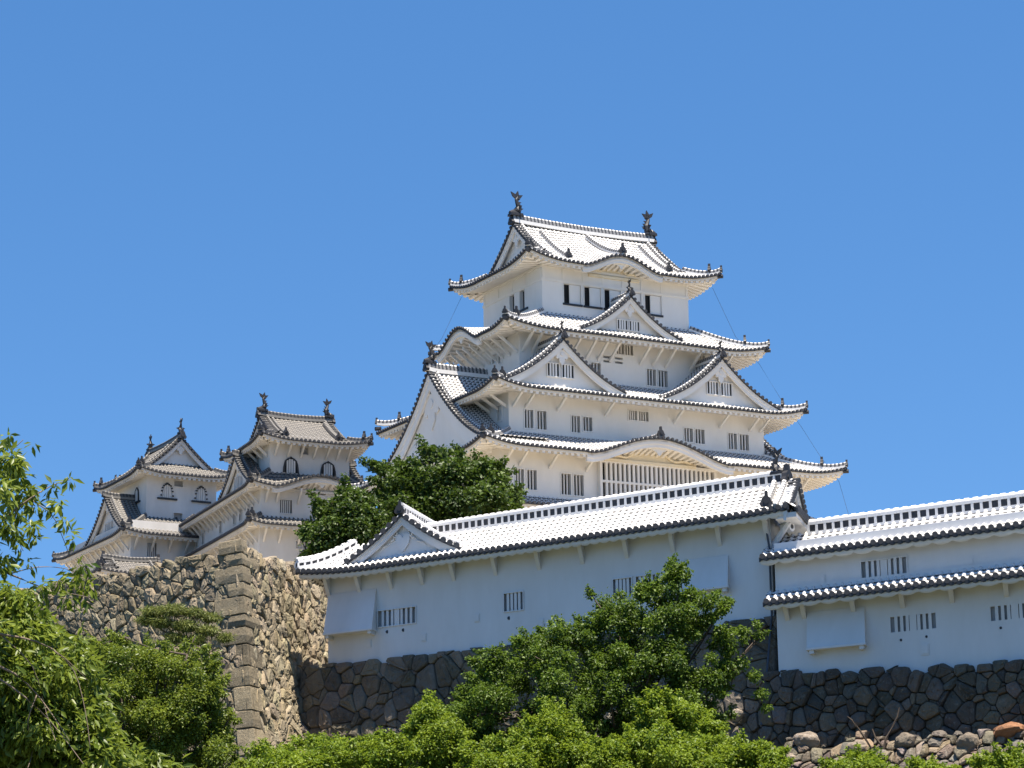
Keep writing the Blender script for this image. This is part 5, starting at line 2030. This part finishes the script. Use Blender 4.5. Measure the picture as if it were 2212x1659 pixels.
# fine-leaved tree in front of the bastion's left face
plant('broadleaf_tree', [(60, 1700), (70, 1420), (130, 1370), (200, 1395), (235, 1372), (300, 1392), (360, 1388), (420, 1398), (458, 1425), (480, 1475), (470, 1510), (505, 1545), (490, 1600), (520, 1650), (500, 1700)], 66, 1.7, 420, .16, .42, 170000, .085, .045, 'leaf_cherry', 201, 'fine leaved green tree before the left face of the bastion', 'tree', trunk=.12, limbs=60)
# pine growing out of the wall
pine_cl = [(330, 1322, 0, .55, .6), (375, 1318, -.3, .6, .8), (420, 1325, 0, .5, .5), (455, 1335, .2, .45, .7), (350, 1345, -.2, .55, .4), (400, 1352, -.3, .6, .6), (450, 1362, -.1, .5, .8), (485, 1378, .1, .4, .6), (425, 1382, -.2, .5, .4), (380, 1378, -.3, .5, .5), (315, 1340, 0, .4, .7)]
pc = [(at(x, y, 114 + d), r, t) for x, y, d, r, t in pine_cl]
pf = at(395, 1420, 115.5)
pt_ = root('pine_tree', pf, 'small flat-layered yellowish pine growing against the bastion left of its corner', 'tree')
leaves('foliage', pt_, M['leaf_pine'], pc, 13000, .20, .035, 211, .0, .38, pf, .6, .4)
wood(pt_, pf, at(400, 1385, 114.5), pc, .12, 212, limbs=11, origin=pf)

# cherry tree close to the camera, its trunk outside the left edge
cf = Vector((-9.2, 25.0, 0))
ct = root('cherry_tree', cf, 'near cherry tree with long drooping leaves hanging in from the left edge', 'tree')
rc_ = random.Random(9)
cc = []
masses = [([(-160, 1700), (-160, 1250), (0, 1262), (60, 1268), (95, 1310), (120, 1362), (190, 1385), (215, 1440), (235, 1520), (260, 1600), (330, 1640), (420, 1650), (430, 1700)], 26, 1.3, 330, .14, .30),
          ([(-160, 1260), (-160, 940), (0, 935), (30, 938), (78, 935), (82, 962), (50, 985), (60, 1010), (85, 1030), (75, 1075), (100, 1100), (85, 1120), (95, 1145), (50, 1175), (30, 1230), (0, 1262)], 24, .9, 75, .07, .15)]
for poly, dep, th, n, r0, r1 in masses:
    cc += crown_clumps(poly, dep, th, n, r0, r1, 300 + n, .05)
for x, y, r in [(112, 1050, .07), (128, 1085, .05), (150, 1037, .05), (118, 1090, .07), (140, 1125, .06), (155, 1165, .05), (150, 1150, .04), (60, 1215, .06), (177, 1225, .08), (165, 1245, .08), (130, 1260, .09), (190, 1262, .07), (90, 1272, .1), (20, 1200, .07), (188, 1300, .06), (150, 1290, .08), (40, 1165, .06)]:
    cc.append((at(x, y, 24 + rc_.uniform(-.4, .4)), r, rc_.random()))
leaves('crown', ct, M['leaf_cherry'], cc, 42000, .115, .040, 305, 1.1, 1.0, cf, .45, .25)
wood(ct, cf, Vector((-8.0, 25.2, 3.4)), cc, .16, 306, mat='bark', limbs=0, origin=cf)
mb = MB()
for pth in ([(-300, 1330), (-60, 1180), (40, 1095), (110, 1050), (152, 1036)], [(-300, 1330), (-80, 1210), (20, 1240), (90, 1268), (190, 1290)], [(-300, 1330), (-100, 1120), (-10, 1010), (50, 950)], [(60, 1075), (110, 1110), (135, 1160), (150, 1200)],
            [(-300, 1330), (-120, 1400), (20, 1480), (110, 1560), (180, 1650)], [(-200, 1360), (0, 1370), (110, 1400), (190, 1470)], [(20, 1240), (80, 1225), (140, 1228), (180, 1245)], [(-150, 1420), (0, 1440), (80, 1500), (150, 1600)],
            [(0, 1370), (70, 1440), (100, 1540), (120, 1600)], [(110, 1400), (160, 1450), (185, 1540), (195, 1620)], [(80, 1500), (60, 1560), (70, 1620), (60, 1659)], [(40, 1095), (30, 1140), (50, 1190)]):
    d0 = 24.6 + rc_.uniform(-.5, .3)
    P = [at(x, y, d0 + .25 * k * rc_.uniform(-1, 1)) - cf for k, (x, y) in enumerate(pth)]
    # smooth the measured line
    Q = []
    for i in range(len(P) - 1):
        for t in (0, .33, .66):
            p0, p1, p2, p3 = P[max(i - 1, 0)], P[i], P[i + 1], P[min(i + 2, len(P) - 1)]
            Q.append(.5 * ((2 * p1) + (p2 - p0) * t + (2 * p0 - 5 * p1 + 4 * p2 - p3) * t * t + (3 * p1 - p0 - 3 * p2 + p3) * t ** 3))
    Q.append(P[-1])
    mb.tube(Q, [max(.004, (.022 if pth[0][0] < -100 else .008) * (1 - i / len(Q)) ** 1.2) for i in range(len(Q))], 5)
    # short stalks carrying the outer leaves
mb.build('branches', M['twig'], ct, True)
